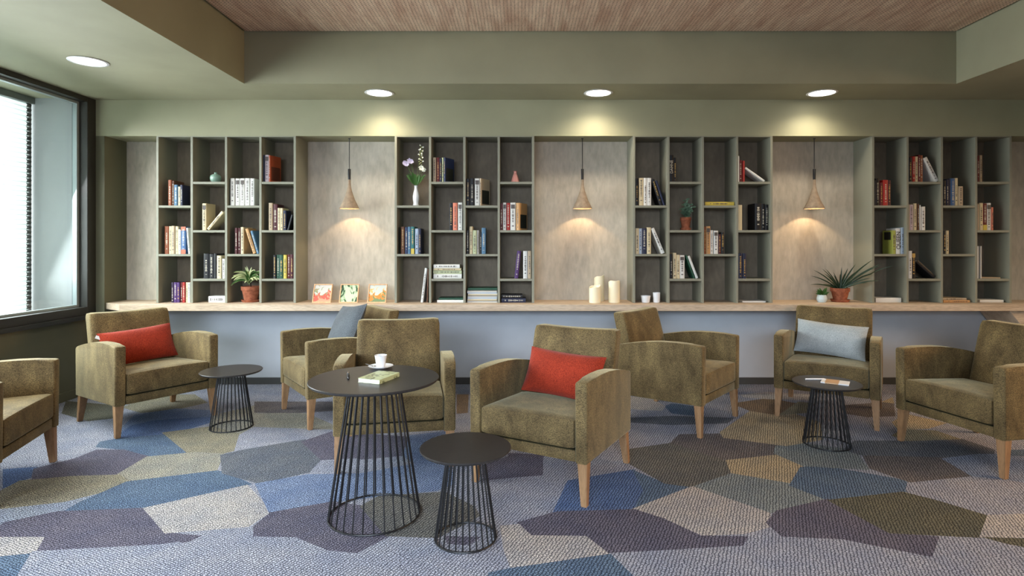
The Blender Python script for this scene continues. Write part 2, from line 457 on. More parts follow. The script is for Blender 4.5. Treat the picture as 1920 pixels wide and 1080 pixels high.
def voronoi(rect, seeds):
    cells = []
    for i, s in enumerate(seeds):
        poly = [Vector(p) for p in ((rect[0],rect[2]),(rect[1],rect[2]),(rect[1],rect[3]),(rect[0],rect[3]))]
        for j, q in enumerate(seeds):
            if i == j or (Vector(q)-Vector(s)).length > 3.2: continue
            mid = (Vector(s)+Vector(q))/2; nrm = Vector(q)-Vector(s)
            out = []
            for k in range(len(poly)):
                a, b = poly[k], poly[(k+1) % len(poly)]
                da, db = (a-mid).dot(nrm), (b-mid).dot(nrm)
                if da <= 0: out.append(a)
                if (da < 0 < db) or (db < 0 < da): out.append(a+(b-a)*(da/(da-db)))
            poly = out
            if len(poly) < 3: break
        if len(poly) >= 3: cells.append(poly)
        else: cells.append(None)
    return cells
def build_floor():
    rnd = random.Random(11)
    seeds = []
    yy = YF+.3
    while yy < YB:
        xx = XL+.3
        while xx < XR:
            seeds.append((xx+rnd.uniform(-.3,.3), yy+rnd.uniform(-.2,.2))); xx += .75
        yy += .5
    polys, cols = [], []
    for s, c in zip(seeds, voronoi((XL, XR, YF, YB), seeds)):
        if c is None: continue
        vis = 1.9 < s[1] < 5.6 and abs(s[0]) < s[1]*.95
        k = rnd.choice(['pale','paleblue','lav','pale','paleblue'] if vis else list(PAL))
        polys.append(c); cols.append(PAL[k])
    for k, pts in patches:
        p = [Vector((min(max(x, XL+.001), XR-.001), min(max(y, YF+.001), YB-.001))) for x, y in pts]
        cen = sum(p, Vector((0,0)))/len(p); p = [cen+(q-cen)*1.045 for q in p]
        p = [Vector((min(max(q.x, XL+.001), XR-.001), min(max(q.y, YF+.001), YB-.001))) for q in p]
        area2 = sum(p[i].x*p[(i+1) % len(p)].y-p[(i+1) % len(p)].x*p[i].y for i in range(len(p)))
        if area2 < 0: p.reverse()
        polys.append(p); cols.append(PAL[k])
    verts, faces = [], []
    for p in polys:
        faces.append(list(range(len(verts), len(verts)+len(p)))); verts += p
    V, E, F, ov, oe, of = delaunay_2d_cdt(verts, [], faces, 1, 1e-4)
    me = bpy.data.meshes.new('floor')
    me.from_pydata([(v.x, v.y, 0) for v in V], [], F)
    me.materials.append(M_carpet)
    ca = me.color_attributes.new('patch', 'FLOAT_COLOR', 'CORNER')
    for f in me.polygons:
        ids = of[f.index]
        c = lin(cols[max(ids)]) if ids else lin(PAL['pale'])
        for li in f.loop_indices: ca.data[li].color = c
    me.update()
    if me.polygons and me.polygons[0].normal.z < 0: me.flip_normals()
    o = bpy.data.objects.new('floor', me); COL.objects.link(o); setp(o, kind='structure', label='woven carpet floor with blue, grey, mauve and cream faceted patches')
build_floor()

# walls -----------------------------------------------------------------------------------------
def struct(name, boxes, m, label=None, bevel=0):
    bm = bmesh.new()
    for b in boxes: add_box(bm, *b, bevel=bevel)
    return mesh_obj(name, bm, m, kind='structure', label=label)

struct('wall_back', [(-3.66, XR+.2, YB, YB+.15, .783, ZN+.05)], M_back, 'limed plywood back wall of the shelving niches')
struct('wall_back_lower', [(XL-.1, XR+.2, YB, YB+.15, 0, .782)], M_grey_wall, 'pale grey wall under the long counter')
struct('wall_back_upper', [(XL-.1, XR+.2, YS, YB+.3, ZN, ZC+.02)], M_bulk, 'sage bulkhead above the bookshelves')
struct('wall_back_return', [(XL-.1, -3.66, YS, YB+.15, 0, ZN)], M_sage_shaded, 'sage wall return beside the window, darkened for shade')
WY0, WY1, WZ0, WZ1 = .6, 5.02, .76, 2.53
struct('wall_left', [(XL-.12, XL, YF, YS, 0, .66), (XL-.12, XL, YF, WY0-.1, .66, ZC)], M_sage_shaded, 'sage wall below the window, darkened for shade')
struct('wall_right', [(XR, XR+.15, YF, YB, 0, 3.1)], M_sage)
struct('wall_front', [(XL-.1, XR+.1, YF-.3, YF-.15, 0, .3), (XL-.1, XR+.1, YF-.3, YF-.15, 2.4, 3.1), (XL-.1, -3.5, YF-.3, YF-.15, .3, 2.4), (2.4, XR+.1, YF-.3, YF-.15, .3, 2.4)], M_sage)
# ceiling: soffit round a raised rectangle
RX0, RX1, RY0, RY1 = -2.185, 3.457, -1.2, 4.606
struct('ceiling', [(XL-.5, RX0, YF-.3, YS+.02, ZC, ZC+.12), (RX1, XR+.1, YF-.3, YS+.02, ZC, ZC+.12),
                   (RX0, RX1, RY1, YS+.02, ZC, ZC+.12), (RX0, RX1, YF-.3, RY0, ZC, ZC+.12)], M_sage, 'sage painted soffit around the raised ceiling')
struct('ceiling_upstand', [(RX0-.08, RX0, RY0-.08, RY1+.08, ZC+.12, ZW+.1), (RX1, RX1+.08, RY0-.08, RY1+.08, ZC+.12, ZW+.1),
                   (RX0, RX1, RY1, RY1+.08, ZC+.12, ZW+.1), (RX0, RX1, RY0-.08, RY0, ZC+.12, ZW+.1)], M_sage)
struct('trim_1', [(RX0, RX1, RY0, RY1, ZW+.012, ZW+.1)], M_dark_hole, 'black shadow gap around the wooden ceiling')
wc = empty('ceiling_panelling', kind='structure', label='perforated wooden ceiling panels in the raised ceiling')
x = .942-.6275*5
edges = [RX0+.018]
while x < RX1-.03:
    if x > RX0+.05: edges.append(x)
    x += .6275
edges.append(RX1-.018)
for a, b in zip(edges, edges[1:]):
    bm = bmesh.new(); add_box(bm, a+.0026, b-.0026, RY0+.02, RY1-.022, ZW-.004, ZW+.012)
    mesh_obj('wood_panel', bm, M_perf, wc)
bm = bmesh.new()
for a in edges[1:-1]: add_box(bm, a-.0025, a+.0025, RY0+.02, RY1-.022, ZW-.003, ZW+.011)
mesh_obj('joint_strip', bm, flat('pale_joint', (226,206,180), .6), wc)
struct('baseboard_back', [(-3.66, XR, YB-.014, YB, 0, .062)], M_skirting, 'dark grey baseboard', .002)
struct('baseboard_left', [(XL, XL+.014, YF, YS, 0, .075)], M_sage_shaded, 'sage baseboard darkened for shade', .002)
struct('baseboard_return', [(XL+.014, -3.66, YS-.014, YS, 0, .075)], M_sage_shaded)

# left window -----------------------------------------------------------------------------------
win = empty('window_1', (XL, 2.8, 0), kind='structure', label='large dark framed window along the left wall')
def wpart(name, boxes, m, bevel=.003):
    bm = bmesh.new()
    for b in boxes: add_box(bm, *b, bevel=bevel)
    o = mesh_obj(name, bm, m); o.parent = win; o.matrix_parent_inverse = Matrix.Translation((-XL, -2.8, 0)); return o
wpart('outer_frame', [(XL-.10, XL+.035, WY1, YS, .66, ZC), (XL-.10, XL+.035, WY0-.1, WY1, WZ1, ZC),
                      (XL-.10, XL+.035, WY0-.1, WY1, .69, WZ0), (XL-.10, XL+.035, WY0-.1, WY0, WZ0, WZ1)], M_frame_dark)
wpart('sill', [(XL-.02, XL+.055, WY0-.1, YS, .655, .69)], M_frame_dark)
M_alu = flat('pale_grey_aluminium', (150,160,160), .35, .5, .3)
wpart('inner_sash', [(XL-.075, XL-.035, WY1-.028, WY1, WZ0, WZ1), (XL-.075, XL-.035, WY0, WY1-.028, WZ1-.022, WZ1),
                     (XL-.075, XL-.035, WY0, WY1-.028, WZ0, WZ0+.02), (XL-.075, XL-.035, WY0, WY0+.028, WZ0+.02, WZ1-.022)], M_alu)
wpart('pane', [(XL-.062, XL-.054, WY0+.02, WY1-.02, WZ0+.01, WZ1-.015)], M_glass, 0)
# outside the glass: reveal and external blind
struct('trim_2', [(-4.75, XL-.10, 5.06, 5.2, .4, 2.75)], M_reveal, 'pale exterior reveal beside the window glass')
struct('trim_3', [(-4.75, XL-.10, 0, 5.06, 2.575, 2.65)], M_reveal, 'pale exterior soffit above the window glass')
struct('trim_4', [(-4.75, XL-.10, 0, 5.06, .60, .68)], M_reveal, 'pale exterior ledge below the window glass')
bl = empty('window_blind', (-4.24, 2.5, .68), label='closed white slatted blind hanging outside the left window', cat='blind')
bm = bmesh.new(); z = .70
zs = []
while z < 2.50:
    n = 6; h = .041
    a = [(-.004 - .012*math.sin(math.pi*i/n), z-.68+h*i/n) for i in range(n+1)]
    vsA = [bm.verts.new((p[0], -2.3, p[1])) for p in a]; vsB = [bm.verts.new((p[0], 2.52, p[1])) for p in a]
    for i in range(n): bm.faces.new([vsA[i], vsA[i+1], vsB[i+1], vsB[i]])
    zs.append(z); z += .0405
o = mesh_obj('slats', bm, M_blind, bl, True)
o.modifiers.new('thickness', 'SOLIDIFY').thickness = .0015
bm = bmesh.new(); add_box(bm, -.03, .03, -2.3, 2.55, 1.835, 1.89, bevel=.004); mesh_obj('head_rail', bm, flat('grey_blind_rail', (96,100,96), .5), bl)
M_clip = flat('dark_blind_clip', (30,32,34), .6)
bmc = bmesh.new()
pts = [(.012,-.004),(.03,.002),(.036,.016),(.026,.026),(.008,.030),(.02,.018),(.018,.008)]
add_prism(bmc, [(p[0]-.02, p[1]) for p in pts], 'y', 2.50, 2.53)
clip0 = mesh_obj('slat_clip', bmc, M_clip, bl); clip0.location = (.0, 0, zs[0]-.68+.004)
for zz in zs[1:]:
    c = clip0.copy(); COL.objects.link(c); c.parent = bl; c.location = (0, 0, zz-.68+.004)
bm = bmesh.new(); add_box(bm, -.012, .0, 2.525, 2.545, .0, 1.85); mesh_obj('guide_rail', bm, flat('steel_guide', (96,100,104), .5), bl)

# counter ---------------------------------------------------------------------------------------
bm = bmesh.new()
add_prism(bm, [(-3.436,4.985),(4.52,4.985),(4.72,YB),(-3.66,YB),(-3.66,YS+.02)], 'z', .727, .783, bevel=.002, seg=1)
mesh_obj('counter', bm, M_counter, label='long pale oak counter running under all the bookshelves', cat='counter')
bm = bmesh.new()
add_prism(bm, [(4.225,.7265),(4.56,.7265),(5.16,.0),(4.82,.0)], 'y', 5.02, YB-.02, bevel=.002, seg=1)
mesh_obj('counter_support', bm, M_counter, label='slanting oak panel supporting the right end of the counter', cat='counter support')

# bookcases -------------------------------------------------------------------------------------
K = .004697
bc_names = ['leftmost', 'second', 'third', 'rightmost']
BX = [(295-975)*K, (742-975)*K, (1189-975)*K, (1637.3-975)*K]
PITCH = .3025; TH = .0205
ZODD = [1.642, 1.214]; ZEV = [1.851, 1.424, .996]
bc_labels = ['sage open bookcase nearest the window, left of the first pendant lamp',
             'sage open bookcase between the first and second pendant lamps',
             'sage open bookcase between the second and third pendant lamps',
             'sage open bookcase at the far right, beyond the potted plants']
for k in range(4):
    t = empty('bookcase', (BX[k], YS, .7832), label=bc_labels[k], cat='bookcase', group='built in bookcases over the counter')
    H = ZN-.7832-.0002
    for i in range(5):
        bm = bmesh.new(); add_box(bm, i*PITCH-TH/2, i*PITCH+TH/2, 0, YB-YS-.001, 0, H-.008, bevel=.0012, seg=1)
        mesh_obj('divider', bm, M_shelf, t)
    bm = bmesh.new(); add_box(bm, -TH/2, 4*PITCH+TH/2, .002, YB-YS-.001, H-.008, H)
    mesh_obj('top_board', bm, M_shelf, t)
    for i in range(4):
        for z in (ZODD if i % 2 == 0 else ZEV):
            bm = bmesh.new(); add_box(bm, i*PITCH+TH/2, (i+1)*PITCH-TH/2, .001, YB-YS-.001, z-.7832-TH, z-.7832, bevel=.0012, seg=1)
            mesh_obj('shelf', bm, M_shelf, t)
        bm = bmesh.new(); add_box(bm, i*PITCH+TH/2, (i+1)*PITCH-TH/2, YB-YS-.008, YB-YS-.001, 0, H-.008)
        mesh_obj('back_panel', bm, M_bpanel, t)

# books -----------------------------------------------------------------------------------------
CN = {'white': (214,212,206), 'cream': (204,188,152), 'black': (24,23,26), 'navy': (34,38,62), 'red': (158,40,34), 'dark red': (96,30,30), 'maroon': (74,26,32),
 'brown': (92,58,38), 'tan': (188,142,92), 'blue': (62,96,140), 'pale blue': (160,176,196), 'steel blue': (74,110,138), 'purple': (74,44,98), 'grey': (140,136,130),
 'green': (36,74,56), 'yellow': (196,172,74), 'orange': (156,68,34), 'rust': (136,74,44), 'teal': (42,104,104), 'salmon': (212,124,98), 'lilac': (188,172,180),
 'beige': (176,156,130), 'pale green': (182,188,150), 'lime': (150,156,74), 'dark purple': (48,32,60), 'dark blue': (40,50,84), 'terracotta': (180,96,70)}
ORD = ['first','second','third','fourth','fifth','sixth','seventh','eighth','ninth','tenth','eleventh','twelfth','thirteenth']
M_ink_d = flat('dark_spine_print', (84,76,72), .5); M_ink_l = flat('light_spine_print', (188,180,162), .5)
M_ink_k = flat('black_cover_print', (38,38,30), .5); M_ink_g = flat('gold_spine_print', (186,150,80), .4, .5)
U = .0007    # metres per unit of the measured shelf drawings
def book(name_col, w, h, dep, rnd, style=None):
    """spine faces -y at y=0, x 0..w, z 0..h"""
    rgb = CN[name_col]
    w = max(w, .006)
    bm = bmesh.new(); t = min(.0022, w*.18)
    # cover: slightly rounded spine + two boards in one mesh
    n = 5; out = []
    for i in range(n+1):
        a = math.pi*i/n
        out.append((w/2-math.cos(a)*w/2, .0035-math.sin(a)*min(.0035, w*.16)))
    outer = out + [(w, dep), (w-t, dep), (w-t, .006), (t, .006), (t, dep), (0, dep)]
    add_prism(bm, outer, 'z', 0, h)
    b = mesh_obj('book', bm, cmat(rgb), smooth=True)
    bm = bmesh.new(); add_box(bm, t*.98, w-t*.98, .0062, dep-.003, .0025, h-.0025)
    mesh_obj('pages', bm, M_page, b)
    lum = sum(rgb)/3
    ink = M_ink_d if lum > 110 else (M_ink_g if rnd.random() < .3 else M_ink_l)
    if style != 'plain' and w > .011:
        bm = bmesh.new()
        z = h*rnd.uniform(.08, .2); zend = h*rnd.uniform(.72, .93); cx = w/2
        first = True
        while z < zend:
            ln = rnd.uniform(.003, .010); ww = w*rnd.uniform(.12, .22)
            add_box(bm, cx-ww, cx+ww, -.0004, .0012, z, min(z+ln, zend))
            z += ln+rnd.uniform(.002, .009)
            if first: z += h*rnd.uniform(.04, .12); first = False
        mesh_obj('spine_print', bm, ink, b)
        if style == 'block':
            bm = bmesh.new(); add_box(bm, w*.12, w*.88, -.0007, .0014, h*.78, h*.93); mesh_obj('spine_emblem', bm, ink, b)
    if style == 'ends':
        bm = bmesh.new()
        add_box(bm, .0006, w-.0006, -.0003, .0015, 0.0005, h*.16); add_box(bm, .0006, w-.0006, -.0003, .0015, h*.86, h-.0005)
        mesh_obj('spine_band', bm, cmat(CN['terracotta']), b, label='terracotta bands on the spine')
    if style == 'rot':
        bm = bmesh.new(); add_box(bm, w-.0004, w+.0007, dep*.12, dep*.92, h*.07, h*.58)
        mesh_obj('cover_picture', bm, cmat((92,44,26)) if name_col == 'orange' else M_ink_k, b, label='dark picture on the cover')
    if style == 'foot':
        bm = bmesh.new(); add_box(bm, .0006, w-.0006, -.0005, .0015, 0.0005, h*.2)
        mesh_obj('spine_band', bm, cmat(CN['yellow']), b, label='yellow band at the foot')
    return b
def text_on(parent, body, size, loc, rot, m, name='title'):
    c = bpy.data.curves.new(name, 'FONT'); c.body = body; c.size = size; c.extrude = .0003; c.offset = size*.02; c.align_x = 'CENTER'; c.align_y = 'CENTER'
    tmp = bpy.data.objects.new(name, c); COL.objects.link(tmp)
    dg = bpy.context.evaluated_depsgraph_get(); me = bpy.data.meshes.new_from_object(tmp.evaluated_get(dg))
    bpy.data.objects.remove(tmp)
    me.materials.clear(); me.materials.append(m)
    o = bpy.data.objects.new(name, me); COL.objects.link(o); o.parent = parent; o.location = loc; o.rotation_euler = rot
    return o
ORG = [290, 738, 1185, 1630]
YBK = 5.150
def shelfz(col, row):
    if col % 2 == 0: return [1.642, 1.214, .783][row]
    return [1.851, 1.424, .996, .783][row]
def rowname(col, row):
    return (['top','middle','bottom'] if col % 2 == 0 else ['top','upper middle','lower middle','bottom'])[row]
GB = 'books on the bookcase shelves'
CAT = 'book'
def cell(k, col, row, items):
    rnd = random.Random(k*100+col*10+row)
    z0 = shelfz(col, row)+.0003
    where = '%s shelf, %s column, %s bookcase' % (rowname(col, row), ORD[col], bc_names[k])
    xl = BX[k]+col*PITCH+TH/2+.001; xr = BX[k]+(col+1)*PITCH-TH/2-.001
    px_of = lambda c: ((c/6.75+ORG[k])-975)*.004725
    zst = z0; last = xl
    nh = 0
    for i, it in enumerate(items):
        kind, c = it[0], it[-2] if isinstance(it[-1], (str, type(None))) and it[-1] in (None,'plain','block','ends','foot','rot') and isinstance(it[-2], str) else it[-1]
        style = it[-1] if c is not it[-1] else None
        if kind == 'u':
            x0, x1, h = px_of(it[1]), px_of(it[2]), it[3]*U
            w = x1-x0
            x0 = max(x0, last+.0004)
            if x0+w > xr: w = xr-x0
            if w < .005: continue
            dep = min(.235, h*rnd.uniform(.62, .72))
            if style == 'rot': w = max(w, .012)
            b = book(c, w, h, dep, rnd, style)
            b.location = (x0, YBK+rnd.uniform(-.004, .006), z0)
            last = x0+w
            if style == 'rot':
                b.rotation_euler.z = R(-14 if k == 0 else -26); last = x0+dep*.3
            setp(b, '%s book, %s from left, %s' % (c, ORD[i], where), CAT, GB)
        elif kind == 'l':
            xp, w, h, ang = px_of(it[1]), it[2]*U, it[3]*U, it[4]
            dep = h*.66
            b = book(c, w, h, dep, rnd, style)
            a = R(ang)
            if a < 0:   # leans to the left: rests on its lower left edge
                b.location = (xp, YBK+.002, z0)
            else:       # leans to the right: rests on its lower right edge
                b.location = (xp-w*math.cos(a), YBK+.002, z0+w*math.sin(a))
            b.rotation_euler.y = a
            setp(b, 'leaning %s book, %s from left, %s' % (c, ORD[i], where), CAT, GB)
            last = xp+ (w if a < 0 else 0)
        elif kind == 'h':
            x0, x1, t = max(px_of(it[1]), xl), min(px_of(it[2]), xr), it[3]*U
            L = x1-x0
            b = book(c, t, L, min(.2, L*.72), rnd, style)
            b.rotation_euler.y = R(90)     # spine lies along +x
            b.location = (x0, YBK+rnd.uniform(-.01, .008), zst+t)
            zst += t+.0003
            nh += 1
            nm = 'magazine' if style == 'plain' and t < .013 and len(items) > 6 else 'book'
            b.name = nm
            tot = sum(1 for q in items if q[0] == 'h')
            pos = '' if tot == 1 else ('lowest ' if nh == 1 else ('topmost ' if nh == tot else ORD[nh-1]+' lowest '))
            setp(b, '%sflat %s %s on %s' % (pos, c, nm, where), nm, GB if nm == 'book' else 'magazines in the flat pile')
    return last
u = lambda x0, x1, h, c, s=None: ('u', x0, x1, h, c, s)
l = lambda xp, w, h, a, c, s=None: ('l', xp, w, h, a, c, s)
hh = lambda x0, x1, t, c, s=None: ('h', x0, x1, t, c, s)
# leftmost bookcase
cell(0,0,0,[u(172,212,325,'rust'),u(214,241,315,'brown'),u(243,285,265,'steel blue'),u(290,322,240,'cream'),u(325,356,262,'navy')])
cell(0,0,1,[u(122,172,350,'rust'),u(176,211,350,'cream'),u(215,254,355,'beige'),u(257,297,348,'cream'),u(300,330,310,'white'),u(333,392,345,'blue','ends'),l(422,22,330,-4.5,'white')])
cell(0,0,2,[u(212,240,255,'dark purple'),u(243,282,256,'purple'),u(284,318,255,'purple'),u(320,350,255,'dark red'),u(352,385,256,'red'),u(388,415,255,'cream'),u(418,447,253,'white')])
cell(0,1,1,[u(598,648,340,'cream','block'),l(685,35,290,40,'cream')])
cell(0,1,2,[u(620,686,315,'black'),u(690,745,310,'black'),u(748,782,316,'black','plain'),u(788,843,290,'cream'),u(850,886,250,'white')])
cell(0,1,3,[hh(680,890,80,'white')])
cell(0,2,0,[u(958,1012,345,'white'),u(1020,1075,345,'white','block'),u(1082,1137,345,'white','block'),u(1143,1202,346,'white'),u(1207,1258,345,'white')])
cell(0,2,1,[u(1015,1048,330,'maroon'),u(1050,1082,328,'maroon'),u(1085,1122,340,'cream'),l(1245,38,330,-18,'tan'),l(1292,28,300,-16,'steel blue')])
cell(0,3,0,[u(1358,1378,340,'navy','plain'),u(1380,1428,345,'lilac','block'),u(1432,1452,338,'orange','rot')])
cell(0,3,1,[u(1443,1492,345,'beige'),u(1495,1550,330,'maroon'),u(1553,1587,282,'cream'),u(1590,1622,280,'cream'),u(1625,1662,250,'navy'),l(1696,20,200,15,'black','plain')])
cell(0,3,2,[u(1502,1535,298,'black'),u(1537,1580,300,'green'),u(1582,1625,300,'green'),u(1630,1672,300,'yellow'),u(1676,1712,303,'dark red'),u(1715,1750,305,'maroon')])
# second bookcase
cell(1,0,1,[u(90,135,345,'brown'),u(142,178,340,'dark blue'),u(180,215,345,'steel blue'),u(220,262,345,'teal','foot'),u(270,312,320,'pale blue'),u(315,345,322,'navy')])
cell(1,0,2,[l(372,30,438,7,'white'),l(431,14,425,1.5,'brown','plain')])
cell(1,1,0,[u(497,537,310,'beige'),u(543,580,310,'dark red'),u(583,607,300,'navy'),u(610,632,308,'pale green'),u(634,655,310,'dark blue','rot')])
cell(1,1,1,[u(705,748,345,'black'),u(752,808,346,'salmon'),u(815,868,350,'white','block')])
cell(1,1,2,[hh(505,862,58,'white'),hh(500,860,45,'pale green'),hh(505,855,26,'cream'),hh(507,838,48,'white')])
cell(1,1,3,[hh(553,888,34,'white','plain'),hh(570,880,24,'green','plain')])
cell(1,2,0,[u(915,962,340,'black'),u(968,1020,345,'black'),u(1025,1088,345,'white','block'),u(1090,1104,344,'beige','rot')])
cell(1,2,1,[u(918,955,300,'black'),u(960,1000,348,'cream'),u(1004,1050,300,'pale green'),u(1055,1085,300,'grey'),u(1090,1112,280,'black'),u(1115,1165,330,'steel blue')])
cell(1,2,2,[hh(932+(q*37) % 9,1312-(q*23) % 8,12.5,['white','grey','cream','white','pale blue'][q % 5],'plain') for q in range(12)]+[hh(940,1312,30,'green','plain')])
cell(1,3,1,[u(1348,1380,340,'maroon'),u(1383,1425,350,'white','block'),u(1430,1472,345,'red'),u(1478,1543,350,'white','block'),u(1548,1596,345,'tan','rot')])
cell(1,3,2,[l(1576,48,350,6,'purple'),u(1640,1695,348,'white'),u(1700,1742,348,'beige')])
cell(1,3,3,[hh(1365,1672,55,'navy'),hh(1370,1630,46,'black')])
# third bookcase
cell(2,0,0,[u(45,83,345,'black'),u(88,145,350,'cream'),u(148,190,350,'white'),u(193,243,350,'white'),l(353,38,345,-18,'black'),l(398,26,330,-18,'navy','plain')])
cell(2,0,1,[u(45,88,325,'cream'),u(90,125,322,'pale blue'),u(128,187,325,'navy'),u(190,240,335,'cream'),l(375,42,345,-23,'white')])
damne = cell(2,1,0,[u(480,528,340,'black','plain'),u(532,562,310,'black')])
cell(2,1,2,[u(483,515,310,'black'),u(520,562,325,'cream'),u(565,605,300,'cream'),u(608,668,295,'white','block'),l(784,20,308,-20,'green','plain'),l(812,30,300,-21,'white','plain')])
cell(2,2,0,[hh(925,1290,47,'yellow')])
cell(2,2,1,[u(914,935,340,'rust'),u(938,990,350,'tan','block'),u(993,1027,300,'white'),u(1035,1090,295,'white','block'),u(1095,1125,250,'maroon'),u(1130,1165,275,'black')])
cell(2,3,0,[u(1342,1358,330,'white','plain'),u(1362,1395,280,'dark red'),u(1400,1428,270,'red','plain'),l(1672,26,295,-55,'white','plain')])
cell(2,3,1,[u(1342,1397,320,'cream','plain'),u(1560,1640,340,'black'),u(1643,1685,335,'black'),u(1690,1735,325,'black')])
cell(2,3,2,[u(1348,1398,320,'navy'),u(1402,1446,318,'navy')])
cell(2,3,3,[hh(1400,1695,20,'white','plain')])
# rightmost bookcase
cell(3,0,0,[u(66,83,320,'black','plain'),u(85,132,345,'black'),u(138,170,290,'dark red'),u(175,235,325,'red'),u(238,275,320,'maroon')])
cell(3,0,1,[u(292,338,298,'lime'),u(343,403,325,'white','plain'),u(406,440,335,'pale blue')])
cell(3,0,2,[hh(90,410,58,'white','plain')])
cell(3,1,0,[u(500,540,315,'black'),u(545,583,325,'red'),u(585,622,325,'cream'),u(625,650,345,'dark red'),u(652,683,340,'rust'),l(838,50,335,-27,'white')])
cell(3,1,1,[u(498,514,320,'beige','plain'),u(517,560,325,'lilac'),u(565,607,340,'cream'),u(612,635,330,'brown'),u(637,650,318,'white','plain'),u(660,712,300,'white')])
cell(3,1,2,[u(498,540,350,'white'),u(542,590,342,'black','block'),l(820,42,310,-48,'black','plain')])
cell(3,2,0,[u(940,975,320,'black'),u(978,1010,330,'navy'),u(1013,1030,340,'navy','plain'),u(1032,1085,345,'blue'),u(1088,1127,350,'cream'),u(1130,1185,245,'beige')])
cell(3,2,1,[u(938,968,295,'black'),u(972,1008,295,'cream')])
cell(3,2,2,[hh(935,1270,30,'tan'),hh(938,1240,26,'beige')])
cell(3,3,0,[u(1372,1398,335,'dark red'),u(1402,1432,340,'beige')])
cell(3,3,1,[u(1370,1390,330,'beige','plain'),u(1393,1437,345,'cream'),u(1441,1492,340,'dark red','foot'),u(1495,1547,345,'white','block'),u(1550,1572,290,'salmon')])
cell(3,3,2,[u(1370,1385,410,'white','plain'),u(1387,1402,410,'grey','plain'),u(1404,1420,410,'white','plain'),hh(1430,1665,14,'beige','plain')])
cell(3,3,3,[hh(1400,1700,34,'white','plain')])
for o in list(COL.objects):
    if o.get('label', '').startswith('lime book'):
        bm = bmesh.new(); add_box(bm, -.0007, .0006, .02, .115, .125, .195)
        mesh_obj('cover_picture', bm, M_ink_k, o, label='dark photograph on the lime cover')
    if o.name.startswith('book') and o.get('label', '').startswith('black book, first from left, top shelf, second column, third'):
        text_on(o, 'DAMNÉ', .034, (.0165, -.0012, .135), (R(90), R(-90), 0), M_ink_l)
        o['label'] = 'black book with white title DAMNÉ on its spine, third bookcase'
    if o.name.startswith('book') and o.get('label', '').startswith('white book, second from left, middle shelf, first column, rightmost'):
        text_on(o, 'QUEEN', .048, (.021, -.0012, .12), (R(90), R(-90), 0), M_ink_d)
        o['label'] = 'white book with dark title QUEEN on its spine, beside the lime book'

# ------------------------------------------------------------------ decor on shelves and counter
CT = .7834
def lathe_obj(name, prof, m, parent=None, n=32, **kw):
    bm = bmesh.new(); add_lathe(bm, prof, n); return mesh_obj(name, bm, m, parent, True, **kw)
def cx(k, c): return ((c/6.75+ORG[k])-975)*.00475
# celadon vase
v = lathe_obj('vase', [(0,0),(.024,0),(.040,.016),(.047,.036),(.045,.054),(.032,.070),(.012,.077),(.011,.088),(.014,.091),(.010,.091),(.008,.078),(.0,.07)], M_celadon,
      label='small round celadon green vase on the leftmost bookcase', cat='vase'); v.location = (cx(0,755), 5.20, 1.8513)
v = lathe_obj('vase', [(0,0),(.036,0),(.039,.004),(.030,.04),(.018,.072),(.013,.086),(.015,.098),(.019,.102),(.015,.102),(.010,.086),(0,.07)], M_pink,
      label='small pink bottle vase on the second bookcase', cat='vase'); v.location = (cx(1,1540), 5.20, 1.8513)
# flowers in white vase
fv = empty('flower_vase', (cx(1,277), 5.20, 1.6423), label='white bottle vase of lilac and white flowers on second bookcase', cat='vase')
lathe_obj('vase_body', [(0,0),(.024,0),(.027,.008),(.023,.02),(.024,.035),(.028,.06),(.028,.09),(.022,.12),(.0145,.15),(.013,.17),(.016,.182),(.012,.182),(.010,.165),(0,.15)], M_white, fv, 28)
M_stem = flat('green_stem', (84,110,58), .6); M_lilac = flat('lilac_petal', (186,180,208), .6); M_wpetal = flat('white_petal', (220,220,205), .6); M_bud = flat('pale_green_bud', (170,170,110), .6)
rf = random.Random(3)
tips = {'lilac': [(-.095,-.01,.385),(-.06,.01,.405),(-.078,-.02,.372),(-.04,0,.398)], 'white': [(.055,-.01,.335),(.07,.005,.325),(.045,.01,.345)], 'spire': [(.05,0,.535)]}
bm = bmesh.new()
for kx in tips:
    for p in tips[kx]:
        add_tube(bm, [(0,0,.16), (p[0]*.3, p[1]*.3, .16+(p[2]-.16)*.45), (p[0]*.75, p[1], .16+(p[2]-.16)*.8), p], .0014, 5)
mesh_obj('stems', bm, M_stem, fv, True)
bm = bmesh.new()
for i in range(16):
    a = rf.uniform(0, 2*math.pi)
    add_leaf(bm, (0.01*math.cos(a), .01*math.sin(a), .19), (math.cos(a)*.7, math.sin(a)*.4-.1, 1), rf.uniform(.08,.13), .030, .35, nrm=(0,-1,.3))
mesh_obj('foliage', bm, M_leaf, fv, True)
def blossom(bm, c, r, n, droop=.2):
    for i in range(n):
        a = 2*math.pi*i/n+rf.uniform(-.1,.1)
        add_leaf(bm, c, (math.cos(a), -.35, math.sin(a)), r*rf.uniform(.85,1.15), r*.5, droop, n=4, nrm=(0,-1,.2))
for p in tips['lilac']:
    bm = bmesh.new(); blossom(bm, p, .025, 14); mesh_obj('lilac_flower', bm, M_lilac, fv, True)
for p in tips['white']:
    bm = bmesh.new(); blossom(bm, p, .026, 8); mesh_obj('white_flower', bm, M_wpetal, fv, True)
bm = bmesh.new()
for i in range(26):
    zz = .37+i*.0066; a = i*2.4
    c = (.04+.012*(zz-.37)/.17+.013*math.cos(a), .013*math.sin(a), zz)
    add_lathe(bm, [(0,-.005),(.0045,-.002),(.004,.003),(0,.006)], 6, c)
mesh_obj('flower_spire', bm, M_bud, fv, True)
bm = bmesh.new()
for i in range(12):
    zz = .40+i*.0125; a = i*1.9
    add_leaf(bm, (.045+.012*math.cos(a), .012*math.sin(a), zz), (math.cos(a), -.3, math.sin(a)), .017, .013, .1, n=3, nrm=(0,-1,0))
